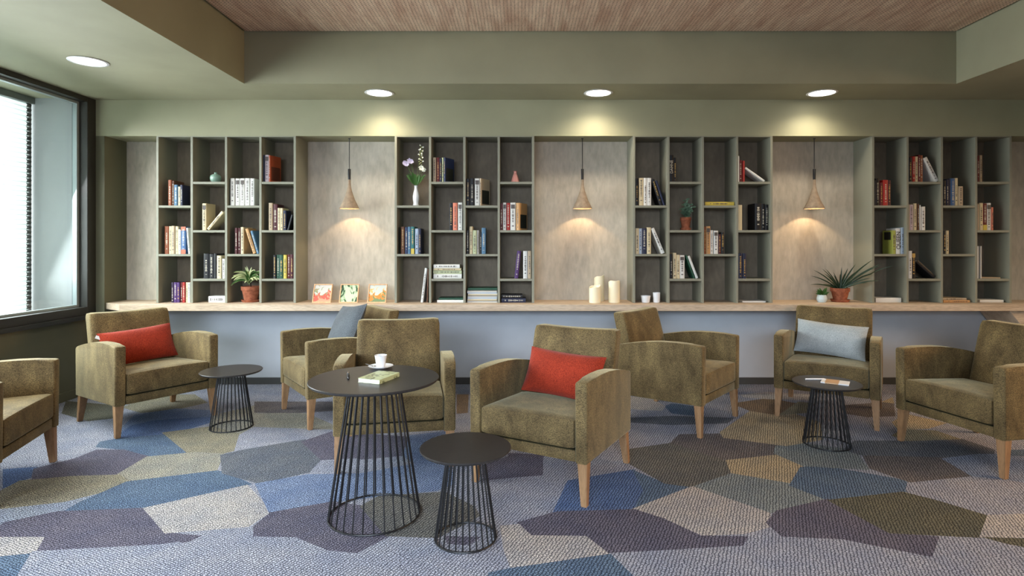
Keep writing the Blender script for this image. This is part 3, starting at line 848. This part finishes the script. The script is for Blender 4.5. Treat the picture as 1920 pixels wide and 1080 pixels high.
mesh_obj('spire_petals', bm, M_wpetal, fv, True)

def pot(t, r, h, saucer=True, m=None):
    m = m or M_terra
    z0 = .012 if saucer else 0
    lathe_obj('pot', [(0,z0),(r*.66,z0),(r*.9,z0+h*.72),(r*.99,z0+h*.73),(r,z0+h),(r*.9,z0+h),(r*.86,z0+h*.86),(0,z0+h*.86)], m, t)
    bm = bmesh.new(); add_lathe(bm, [(0,z0+h*.865),(r*.84,z0+h*.865),(r*.84,z0+h*.88),(0,z0+h*.9)], 24); mesh_obj('soil', bm, M_soil, t)
    if saucer:
        lathe_obj('saucer', [(0,0),(r*.86,0),(r*1.02,.022),(r*.95,.022),(r*.8,.0115),(0,.0115)], m, t)
    return z0+h*.88
# dracaena-like plant in the leftmost bookcase
t = empty('potted_plant', (cx(0,1188), 5.225, CT), label='cream striped leafy plant in terracotta pot inside leftmost bookcase', cat='plant')
z = pot(t, .083, .128)
rp = random.Random(5)
bm = bmesh.new(); add_tube(bm, [(0,0,z),(-.004,0,z+.05),(-.012,0,z+.085)], .005, 6); mesh_obj('stem', bm, M_soil, t, True)
bm = bmesh.new()
for i in range(44):
    a = i*2.4+rp.uniform(-.2,.2); up = rp.uniform(.3, 1.7)
    c = math.cos(a)
    add_leaf(bm, (-.012, -.01, z+.035+rp.uniform(0,.06)), (c-.1, math.sin(a)*.3-.25, up), rp.uniform(.11,.175), .019, 1.7, mat=i % 3 == 0 and 1 or 0, n=8, nrm=(0,-.8,.6))
tx = t.location.x
for v in bm.verts:
    v.co.x = min(max(v.co.x, BX[0]+2*PITCH+TH/2+.004-tx), BX[0]+3*PITCH-TH/2-.004-tx); v.co.y = min(v.co.y, .16)
mesh_obj('foliage', bm, [M_leaf_pale, M_leaf], t, True)
# small plant third bookcase
t = empty('potted_plant', (cx(2,697), 5.22, 1.4243), label='grey green sprig in small terracotta pot inside third bookcase', cat='plant')
z = pot(t, .049, .105)
bm = bmesh.new()
stems = [(-.02,.13),(0.0,.17),(.03,.12),(-.045,.085),(.055,.10),(.0,.08),(.03,.06),(-.03,.05)]
for sx, sz in stems:
    add_tube(bm, [(0,0,z-.01),(sx*.5,-.01,z+sz*.5),(sx,-.012,z+sz)], .0014, 5, mat=0)
    for i in range(9):
        f = .25+.75*i/8; a = i*2.3
        add_leaf(bm, (sx*f*f, -.01, z+sz*f), (math.cos(a), -.3, .5+.3*math.sin(a)), .036, .019, .6, n=4, nrm=(0,-.8,.5))
mesh_obj('foliage', bm, M_leaf_grey, t, True)
# spiky plant on the counter
t = empty('potted_plant', (px(1575,566,5.23)[0], 5.23, CT), label='spiky dark green plant in large terracotta pot beside the rightmost bookcase', cat='plant')
z = pot(t, .080, .112)
bm = bmesh.new()
tg = [(-95,42),(-88,58),(-70,62),(-108,22),(-60,30),(-40,12),(-50,45),(-30,50),(8,66),(-22,40),(20,45),(45,75),(65,78),(85,92),(105,84),(60,50),(95,76),(140,80),(78,40),(100,38),(50,35),(35,28),(-75,18),(64,26),(-14,30),(4,44),(30,62),(-52,60)]
for i, (dx, dz) in enumerate(tg):
    ex, ez = dx*.0049*.43, dz*.0049*.52+.02
    dy = rp.uniform(-.07, .04) if dx < 62 else -.13-.04*(dx > 90)
    L = math.sqrt(ex*ex+ez*ez+dy*dy)*1.12
    add_leaf(bm, (ex*.06, 0, z-.005), (ex, dy, ez*1.35), L, .015, .55, n=9, fold=.5, nrm=(0,-.75,.6))
for v in bm.verts:
    if v.co.x+t.location.x > 3.07: v.co.y = min(v.co.y, -.135)
mesh_obj('foliage', bm, M_leaf_dark, t, True)
# small succulent
t = empty('potted_succulent', (px(1541,566,5.19)[0], 5.19, CT), label='tiny green succulent in round white pot beside the spiky plant', cat='plant')
lathe_obj('pot', [(0,0),(.030,0),(.042,.016),(.044,.035),(.036,.062),(.033,.066),(.031,.066),(.031,.055),(0,.055)], flat('pale_glazed_pot', (190,204,208), .25, .5), t)
bm = bmesh.new()
for i in range(24):
    a = i*2.4; up = .4+1.2*(i/24)
    add_leaf(bm, (.012*math.cos(a), .012*math.sin(a), .055+.0012*i), (math.cos(a), math.sin(a)*.7, up), rp.uniform(.04,.065), .018, .1, n=4, fold=.6, nrm=(0,-.7,.5))
mesh_obj('foliage', bm, M_leaf, t, True)
# ceramic cup & bowl
def hollow(r0, r1, h): return [(0,0),(r0*.9,0),(r0,.004),(r1,h),(r1-.003,h),(r0-.002,.008),(0,.008)]
b = lathe_obj('candle_bowl', hollow(.036,.043,.060), M_white, label='wide white ribbed cup on counter in third bookcase', cat='cup'); b.location = (px(1210.5,568,5.17)[0], 5.17, CT)
b = lathe_obj('cup', hollow(.029,.033,.088), M_white, label='tall narrow white cup on counter in third bookcase', cat='cup'); b.location = (px(1231,568,5.17)[0], 5.17, CT)
# candles
def candle(x, y, r, h, lab, sd):
    rr = random.Random(sd); t = empty('candle', (x, y, CT), label=lab, cat='candle', group='ivory pillar candles')
    bm = bmesh.new(); n = 32
    prof = [(r*.97,0),(r,.004),(r*1.0,h*.9),(r*1.0,h),(r*.93,h+.002),(r*.78,h-.002),(r*.7,h-.016),(0,h-.02)]
    add_lathe(bm, [(0,0)]+prof, n)
    for vv in bm.verts:
        a = math.atan2(vv.co.y, vv.co.x)
        if vv.co.z > h*.85: vv.co.z += (.012*math.sin(a+sd)+.004*math.sin(3*a+sd))*(1 if vv.co.z > h*.95 else .3)
    mesh_obj('wax_body', bm, M_wax, t, True)
    bm = bmesh.new(); add_tube(bm, [(0,0,h-.021),(0,0,h-.006)], .0015, 6); mesh_obj('wick', bm, M_dark_hole, t)
candle(px(1115.5,569,5.135)[0], 5.14, .0505, .143, 'shortest ivory pillar candle, front left of the three', 1)
candle(px(1123.5,564,5.30)[0], 5.31, .046, .222, 'tallest ivory pillar candle, standing behind the shortest', 2)
candle(px(1152,569,5.16)[0], 5.17, .0505, .183, 'medium ivory pillar candle, rightmost of the three', 3)
# picture frames
def art_mat(kind):
    m, nt, b = new_mat('botanical_print_'+kind); p = obj_co(nt)
    pal = {'red': ((190,184,176),(200,84,66),(226,140,110),(120,140,90)), 'leaf': ((34,66,40),(188,198,168),(84,122,76),(150,170,130)), 'fruit': ((190,192,184),(206,130,60),(110,130,90),(224,180,110))}[kind]
    n = nt.nodes.new('ShaderNodeTexNoise'); n.inputs['Scale'].default_value = 16 if kind != 'leaf' else 12; n.inputs['Detail'].default_value = 3; n.inputs['Distortion'].default_value = 1.4
    mp = nt.nodes.new('ShaderNodeMapping'); mp.inputs['Rotation'].default_value = (0,R(30),0); mp.inputs['Scale'].default_value = (1,1,.4) if kind == 'leaf' else (1,1,1)
    nt.links.new(p, mp.inputs['Vector']); nt.links.new(mp.outputs['Vector'], n.inputs['Vector'])
    sp = nt.nodes.new('ShaderNodeSeparateXYZ'); nt.links.new(p, sp.inputs[0])
    ma = nt.nodes.new('ShaderNodeMath'); ma.operation = 'MULTIPLY_ADD'; ma.inputs[1].default_value = -2.6 if kind != 'leaf' else 0; ma.inputs[2].default_value = .2 if kind != 'leaf' else 0
    nt.links.new(sp.outputs['Z'], ma.inputs[0])
    ad = nt.nodes.new('ShaderNodeMath'); ad.operation = 'ADD'; nt.links.new(ma.outputs[0], ad.inputs[0]); nt.links.new(n.outputs['Fac'], ad.inputs[1])
    r = nt.nodes.new('ShaderNodeValToRGB'); nt.links.new(ad.outputs[0], r.inputs['Fac']); cr = r.color_ramp; cr.interpolation = 'CONSTANT'
    cr.elements[0].position = 0; cr.elements[0].color = lin(pal[0]); cr.elements[1].position = .40; cr.elements[1].color = lin(pal[3])
    e = cr.elements.new(.44); e.color = lin(pal[1]); e = cr.elements.new(.56); e.color = lin(pal[2])
    if kind == 'leaf':
        e = cr.elements.new(.60); e.color = lin(pal[0])
    nt.links.new(r.outputs['Color'], b.inputs['Base Color']); b.inputs['Roughness'].default_value = .4
    return m
for xc, kind, lab in ((602.4,'red','wood framed print of coral flowers, leftmost of three on the counter'),(652.8,'leaf','wood framed print of green leaves, middle of three on the counter'),(706,'fruit','wood framed print of orange fruit, rightmost of three on the counter')):
    X = px(xc,568,5.14)[0]
    t = empty('picture_frame', (X, 5.137, CT), label=lab, cat='picture frame', group='botanical prints on the counter')
    t.rotation_euler = (R(-20), 0, 0)
    w, h = .083, .172
    bm = bmesh.new()
    for bx in ((-w,w,0,.014,0,.009),(-w,w,0,.014,h-.009,h),(-w,-w+.009,0,.014,.009,h-.009),(w-.009,w,0,.014,.009,h-.009)): add_box(bm, *bx, bevel=.001, seg=1)
    mesh_obj('frame', bm, M_frame_wood, t)
    bm = bmesh.new(); add_box(bm, -w+.009, w-.009, .005, .010, .009, h-.009); mesh_obj('print', bm, art_mat(kind), t)
    bm = bmesh.new(); add_prism(bm, [(.0145,.10),(.0145,.11),(.075,.028),(.070,.0265)], 'x', -.02, .02); mesh_obj('stand', bm, M_frame_wood, t)

# ------------------------------------------------------------------ lights of the room
def downlight(x, y, power, lab, grp='round ceiling downlights'):
    t = empty('ceiling_downlight', (x, y, ZC-.0005), label=lab, cat='ceiling light', group=grp)
    bm = bmesh.new(); n = 40
    add_lathe(bm, [(.100,.0),(.118,.0),(.122,-.003),(.118,-.006),(.104,-.006),(.100,-.002),(.100,.0)], n, cap=False); mesh_obj('trim_ring', bm, M_white, t, True)
    bm = bmesh.new(); add_lathe(bm, [(0,-.0035),(.0995,-.0035),(.0995,-.001),(0,-.001)], n); mesh_obj('diffuser', bm, M_glow, t)
    d = bpy.data.lights.new('downlight_lamp', 'SPOT'); d.energy = power; d.spot_size = R(148); d.spot_blend = 1.0; d.color = (1,.87,.68); d.shadow_soft_size = .06
    o = bpy.data.objects.new('downlight_lamp', d); COL.objects.link(o); o.parent = t; o.location = (0,0,-.03)
downlight(-1.18, 4.88, 24, 'round downlight above the picture frames')
downlight(.658, 4.88, 24, 'round downlight above the middle pendant lamp')
downlight(2.535, 4.88, 24, 'round downlight above the rightmost pendant lamp')
downlight(-3.0, 4.04, 14, 'round downlight in the soffit beside the window')
for yy in (3.9, 1.6, -.6):
    downlight(4.7, yy, 30, 'round downlight in the right hand soffit outside the view')

def pendant(x, lab):
    zb, y = 1.62, 5.235
    t = empty('pendant_lamp', (x, y, zb), label=lab, cat='pendant lamp', group='concrete cone pendant lamps in the niches')
    zt = ZN-.0006-zb
    bm = bmesh.new(); add_tube(bm, [(0,0,.355),(0,0,zt-.004)], .0035, 8); mesh_obj('cord', bm, M_black, t)
    bm = bmesh.new(); add_lathe(bm, [(0,.262),(.0125,.262),(.0125,.355),(.011,.358),(0,.358)], 20); mesh_obj('socket_sleeve', bm, M_black, t, True)
    prof = [(.0125,.262),(.0125,.235),(.015,.20),(.022,.165),(.034,.125),(.052,.075),(.074,.03),(.087,.003),(.087,0)]
    inner = [(.083,0),(.070,.028),(.048,.072),(.030,.118),(.018,.15),(0,.155)]
    bm = bmesh.new(); add_lathe(bm, prof+inner, 40, cap=False); mesh_obj('shade', bm, M_concrete, t, True)
    bm = bmesh.new(); add_lathe(bm, [(0,.084),(.012,.088),(.016,.100),(.012,.114),(0,.120)], 20); mesh_obj('bulb', bm, M_bulb, t, True)
    bm = bmesh.new(); add_lathe(bm, [(0,zt-.006),(.010,zt-.006),(.010,zt),(0,zt)], 24); mesh_obj('ceiling_rose', bm, M_black, t)
    d = bpy.data.lights.new('pendant_lamp_light', 'SPOT'); d.energy = 4.2; d.spot_size = R(160); d.spot_blend = .05; d.color = (1,.70,.40); d.shadow_soft_size = .008
    o = bpy.data.objects.new('pendant_lamp_light', d); COL.objects.link(o); o.parent = t; o.location = (0,0,.070)
pendant(-1.537, 'concrete cone pendant lamp hanging above the picture frames')
pendant(.562, 'concrete cone pendant lamp hanging above the candles')
pendant(2.650, 'concrete cone pendant lamp hanging above the potted plants')

# ------------------------------------------------------------------ armchairs
def subsurf_box(bm, x0, x1, y0, y1, z0, z1, fn=None, nx=10, ny=10, bev=.03):
    add_box(bm, x0, x1, y0, y1, z0, z1, bevel=bev, seg=4)
    if fn:
        for v in bm.verts: v.co = fn(v.co)
def grid_box(x0, x1, y0, y1, z0, z1, n=8, bev=.025):
    bm = bmesh.new(); add_box(bm, x0, x1, y0, y1, z0, z1)
    bmesh.ops.subdivide_edges(bm, edges=bm.edges[:], cuts=n, use_grid_fill=True)
    lo, hi = Vector((x0,y0,z0)), Vector((x1,y1,z1))
    for v in bm.verts:   # round the edges by pulling the corners onto a radius
        c = Vector([min(max(v.co[i], lo[i]+bev), hi[i]-bev) for i in range(3)])
        d = v.co-c
        if d.length > bev: v.co = c+d.normalized()*bev
    return bm
def make_chair():
    t = empty('armchair')
    # arm panels
    outl = [(-.340,.214),(-.344,.600),(-.341,.611),(-.331,.616),(-.24,.621),(-.14,.622),(-.03,.617),(.08,.604),(.19,.584),(.29,.562),(.345,.548),(.356,.530),(.352,.192)]
    for s in (-1, 1):
        bm = bmesh.new(); a, b = (.278, .345) if s > 0 else (-.345, -.278)
        add_prism(bm, outl, 'x', a, b, bevel=.012, seg=3); mesh_obj('arm', bm, M_velvet, t, True)
    # backrest: leaning slab with rounded head
    bm = grid_box(-.275, .275, -.05, .05, 0, .53, 14, .024)
    for v in bm.verts:
        f = v.co.z/.53
        crown = .014*(1-(v.co.x/.275)**2)*math.sin(math.pi*min(1, max(0, f)))
        if v.co.y < 0: v.co.y -= crown
        v.co.z -= .008*(1-(v.co.x/.275)**2)*(1 if f > .8 else 0)
        v.co.y *= 1+(1-f)*.25
        v.co = Vector((v.co.x, .225+v.co.y+f*.105+.02*f*f, .262+v.co.z*.995))
    mesh_obj('backrest', bm, M_velvet, t, True)
    # seat cushion
    bm = grid_box(-.2755, .2755, -.345, .15, 0, .150, 14, .022)
    for v in bm.verts:
        u_ = (v.co.y+.345)/.495
        if v.co.z > .08: v.co.z += .009*(1-(v.co.x/.2755)**2)*math.sin(math.pi*min(1, .2+u_*.7)) - .022*u_
        v.co.z += .276
    mesh_obj('seat', bm, M_velvet, t, True)
    bm = bmesh.new(); add_box(bm, -.277, .277, -.332, .30, .214, .272, bevel=.008, seg=2); mesh_obj('seat_rail', bm, M_velvet, t, True)
    bm = bmesh.new(); add_box(bm, -.276, .276, -.330, -.10, .2725, .2775); mesh_obj('seam', bm, M_piping, t, label='dark seam under the seat')
    bm = bmesh.new(); add_box(bm, -.277, .277, .300, .345, .195, .50, bevel=.01, seg=2); mesh_obj('rear_panel', bm, M_velvet, t, True)
    for s in (-1, 1):
        for fr in (1, 0):
            xo = s*.312
            yt = -.305 if fr else .300; yb = -.318 if fr else .338; zt = .217 if fr else .2
            bm = bmesh.new()
            T = .026; Bm = .0155
            top = [(xo-T, yt-T, zt), (xo+T, yt-T, zt), (xo+T, yt+T, zt), (xo-T, yt+T, zt)]
            bx = s*.322
            bot = [(bx-Bm, yb-Bm, 0), (bx+Bm, yb-Bm, 0), (bx+Bm, yb+Bm, 0), (bx-Bm, yb+Bm, 0)]
            A = [bm.verts.new(p) for p in bot]; B = [bm.verts.new(p) for p in top]
            bm.faces.new(A[::-1]); bm.faces.new(B)
            for i in range(4): bm.faces.new([A[i], A[(i+1) % 4], B[(i+1) % 4], B[i]])
            bmesh.ops.bevel(bm, geom=bm.edges[:], offset=.0025, segments=2, affect='EDGES')
            mesh_obj('leg', bm, M_leg, t, True)
    return t
chair0 = make_chair(); used = [False]
CH = {}
def place_chair(key, x, y, deg, lab):
    if not used[0]:
        r = chair0; used[0] = True
    else:
        r = chair0.copy(); COL.objects.link(r)
        for ch in list(chair0.children):
            c = ch.copy(); COL.objects.link(c); c.parent = r
    r.location = (x, y, 0); r.rotation_euler = (0, 0, R(deg))
    setp(r, lab, 'armchair', 'olive velvet armchairs'); CH[key] = (x, y, deg)
place_chair('A', -2.995, 3.072, 107.8, 'olive velvet armchair cut off by the left edge, below the window')
place_chair('B', -2.775, 4.343, 55, 'olive velvet armchair with a red cushion in the window corner')
place_chair('C', -1.415, 4.525, -52.7, 'olive velvet armchair holding a slate blue cushion by the counter')
place_chair('D', -.774, 3.668, 10, 'olive velvet armchair directly behind the large table with cup')
place_chair('E', .19, 3.316, -28.5, 'olive velvet armchair with a red cushion in the middle')
place_chair('F', 1.177, 4.356, 49.5, 'empty olive velvet armchair facing right near the candles')
place_chair('G', 2.395, 4.50, -33, 'olive velvet armchair holding a pale blue cushion by the plants')
place_chair('H', 2.91, 3.617, -75.3, 'empty olive velvet armchair at the right edge of the photo')

def pillow(name, w, h, th, m, key, lx, ly, lz, tilt, roll, yaw, lab, tag=None):
    x, y, deg = CH[key]
    n = 20; bm = bmesh.new(); g = {}
    for side in (1, -1):
        for i in range(n+1):
            for j in range(n+1):
                a, b = -1+2*i/n, -1+2*j/n
                edge = (i in (0,n) or j in (0,n))
                if edge and side == -1: g[(side,i,j)] = g[(1,i,j)]; continue
                pinch = 1-.07*(abs(b)**0)*(1-abs(b)**2)*abs(a)**6-0*(a)
                px_ = a*(1-.045*(1-b*b)); pz_ = b*(1-.07*(1-a*a))
                tt = (1-abs(a)**2.6)**.55*(1-abs(b)**2.6)**.55 if not edge else 0
                wr = .06*math.sin(7*a+3*b)*tt*(1-tt)
                g[(side,i,j)] = bm.verts.new((px_*w/2, side*(tt+wr)*th/2, pz_*h/2))
    for side in (1, -1):
        for i in range(n):
            for j in range(n):
                q = [g[(side,i,j)], g[(side,i+1,j)], g[(side,i+1,j+1)], g[(side,i,j+1)]]
                if len(set(q)) == 4:
                    bm.faces.new(q if side == 1 else q[::-1])
    o = mesh_obj(name, bm, m, None, True)
    L = Matrix.Translation((lx, ly, lz)) @ Matrix.Rotation(R(yaw), 4, 'Z') @ Matrix.Rotation(R(tilt), 4, 'X') @ Matrix.Rotation(R(roll), 4, 'Y')
    W = Matrix.Translation((x, y, 0)) @ Matrix.Rotation(R(deg), 4, 'Z') @ L
    o.matrix_world = W
    if tag:
        bm = bmesh.new(); add_box(bm, -.018, .018, -.001, .001, -.012, .012); c = mesh_obj('fabric_tag', bm, M_white, o, label='white fabric tag'); c.location = (-w/2+.004, -.004, h*.38); c.rotation_euler = (0, R(30), 0)
    setp(o, lab, 'cushion')
pillow('lumbar_cushion', .50, .27, .12, M_red, 'B', -.03, .085, .545, -24, -3, 0, 'oblong red woven cushion on the armchair in the window corner', True)
pillow('lumbar_cushion', .50, .27, .12, M_red, 'E', .02, .085, .545, -24, 2, -4, 'oblong red woven cushion on the armchair in the middle')
pillow('lumbar_cushion', .50, .27, .12, M_blue, 'G', .0, .075, .555, -22, 4, 0, 'oblong pale blue cushion on the armchair by the plants')
pillow('square_cushion', .45, .42, .13, M_slate, 'C', -.03, .065, .628, -26, -8, 0, 'square slate blue cushion leaning in the armchair by the counter')

# ------------------------------------------------------------------ wire tables
def wire_table(x, y, rt, zt, rb, ru, nr, lab, grp=None):
    t = empty('wire_table', (x, y, 0), label=lab, cat='side table', group=grp)
    bm = bmesh.new(); add_lathe(bm, [(0,zt-.013),(rt-.006,zt-.013),(rt,zt-.006),(rt,zt-.002),(rt-.002,zt),(0,zt)], 96); mesh_obj('table_top', bm, M_top, t, True)
    bm = bmesh.new(); add_tube(bm, [(rb*math.cos(2*math.pi*i/64), rb*math.sin(2*math.pi*i/64), .0042) for i in range(64)], .0042, 8, closed=True)
    mesh_obj('base_ring', bm, M_black, t, True)
    bm = bmesh.new(); add_lathe(bm, [(0,zt-.018),(ru+.006,zt-.018),(ru+.006,zt-.0132),(0,zt-.0132)], 48); mesh_obj('mounting_plate', bm, M_black, t, True)
    bm = bmesh.new(); add_tube(bm, [(rb,0,.004),(ru,0,zt-.018)], .0034, 8); r0 = mesh_obj('rod', bm, M_black, t, True)
    for i in range(1, nr):
        c = r0.copy(); COL.objects.link(c); c.parent = t; c.rotation_euler = (0,0,2*math.pi*i/nr)
    return t
wire_table(-.70, 2.80, .306, .656, .215, .118, 28, 'large black wire table holding a coffee cup and book')
wire_table(-.241, 2.575, .201, .404, .135, .080, 28, 'low black wire table beside the large one, top empty', 'low wire side tables')
wire_table(-2.055, 4.14, .205, .404, .140, .085, 28, 'low black wire table beside the armchair in the window corner', 'low wire side tables')
wire_table(1.994, 3.78, .205, .404, .140, .085, 28, 'low black wire table at right with a notebook on it', 'low wire side tables')

# cup and saucer, book and pens
TZ = .6562
def tp(x, y, z): Y = FPX*(EYE-z)/(y-458); return ((x-975)*Y/FPX, Y)
cxx, cyy = tp(714, 690, TZ)
s = lathe_obj('saucer', [(0,0),(.030,0),(.034,.003),(.062,.011),(.064,.013),(.060,.0125),(.034,.006),(0,.005)], M_white, n=40, label='white saucer under the coffee cup on the large table', cat='saucer'); s.location = (cxx, cyy, TZ)
t = empty('coffee_cup', (cxx, cyy, TZ+.0055), label='white coffee cup on its saucer on the large table', cat='cup')
lathe_obj('cup_body', [(0,0),(.019,0),(.020,.003),(.0245,.02),(.0285,.045),(.0315,.062),(.0295,.062),(.0265,.045),(.0225,.02),(.015,.006),(0,.005)], M_white, t, 36)
bm = bmesh.new(); add_tube(bm, [(.028,0,.05),(.040,0,.053),(.046,0,.042),(.042,0,.028),(.026,0,.020)], .003, 8); h_ = mesh_obj('handle', bm, M_white, t, True); h_.rotation_euler = (0,0,R(70))
bm = bmesh.new(); add_lathe(bm, [(0,.052),(.0272,.052),(.0272,.050),(0,.050)], 30); mesh_obj('coffee', bm, flat('dark_coffee', (40,24,14), .2), t)
sp = empty('teaspoon', (cxx-.030, cyy-.022, TZ+.011), R(155), label='small spoon lying on the saucer beside the coffee cup', cat='spoon')
bm = bmesh.new(); add_tube(bm, [(0.010,0,.0035),(.03,0,.007),(.055,0,.010)], .0015, 6); mesh_obj('spoon_handle', bm, M_chrome, sp, True)
bm = bmesh.new(); add_lathe(bm, [(0,0),(.007,.001),(.010,.004),(.0092,.004),(.006,.0022),(0,.0018)], 20)
for vv in bm.verts: vv.co.x *= 1.4
mesh_obj('spoon_bowl', bm, M_chrome, sp, True)
# paperback lying on table
bx_, by_ = tp(711, 706.5, TZ+.012)
t = empty('paperback_book', (bx_, by_, TZ), R(-4), label='paperback book with pale green leafy cover lying on the large table', cat='book')
P4 = [tp(677,712,TZ), tp(720,716,TZ), tp(744,700,TZ), tp(694,697,TZ)]
w_, d_ = .118, .172
sk = Matrix.Rotation(R(-18), 4, 'Z')
bm = bmesh.new(); add_box(bm, -w_/2, w_/2, -d_/2, d_/2, .0185, .020, M=sk); add_box(bm, -w_/2, w_/2, -d_/2, d_/2, 0, .0012, M=sk); add_box(bm, w_/2-.0012, w_/2, -d_/2, d_/2, .0012, .0185, M=sk)
def leafy():
    m, nt, b = new_mat('pale_green_cover'); p = obj_co(nt)
    o1, n1 = noise_mix(nt, p, 28, lin((96,104,70)), lin((188,196,150)), .38, .5, 3, 1.0)
    nt.links.new(o1, b.inputs['Base Color']); b.inputs['Roughness'].default_value = .35; return m
mesh_obj('cover', bm, leafy(), t)
bm = bmesh.new(); add_box(bm, -w_/2+.002, w_/2-.0013, -d_/2+.002, d_/2-.002, .0013, .0184, M=sk); mesh_obj('pages', bm, flat('white_pages', (226,222,212), .8), t)
t.rotation_euler.z = R(-2)
def pen(x, y, z, rz, m1, m2, lab):
    t = empty('pen', (x, y, z+.0064), rz, label=lab, cat='pen')
    bm = bmesh.new(); add_tube(bm, [(-.065,0,0),(.005,0,0)], .0060, 12); mesh_obj('barrel', bm, m1, t, True)
    bm = bmesh.new(); add_tube(bm, [(.0052,0,0),(.055,0,0),(.06,0,0),(.072,0,0)], [.0062,.0062,.004,.001], 12); mesh_obj('cap', bm, m2, t, True)
    bm = bmesh.new(); add_box(bm, -.055, -.015, -.0018, .0018, .0058, .0080); mesh_obj('clip', bm, M_chrome, t)
x_, y_ = tp(653, 706.5, TZ)
pen(x_, y_, TZ, R(-72), M_black, M_black, 'black and silver pen lying on the large table')
# notebook and pen on the right table
TL = .4042
x_, y_ = tp(1566, 717.5, TL)
t = empty('notebook', (x_, y_, TL), R(-33), label='white notebook with a tan strip on the low right table', cat='notebook')
bm = bmesh.new(); add_box(bm, -.08, .08, -.055, .055, 0, .007, bevel=.001, seg=1); mesh_obj('pages', bm, flat('white_notebook', (224,226,228), .6), t)
bm = bmesh.new(); add_box(bm, -.055, .022, -.0553, .0553, .0006, .0078); mesh_obj('paper_band', bm, flat('tan_band', (196,158,118), .6), t)
x_, y_ = tp(1529, 712.5, TL)
pen(x_, y_, TL, R(0), M_white, M_white, 'white pen lying beside the notebook on the low right table')
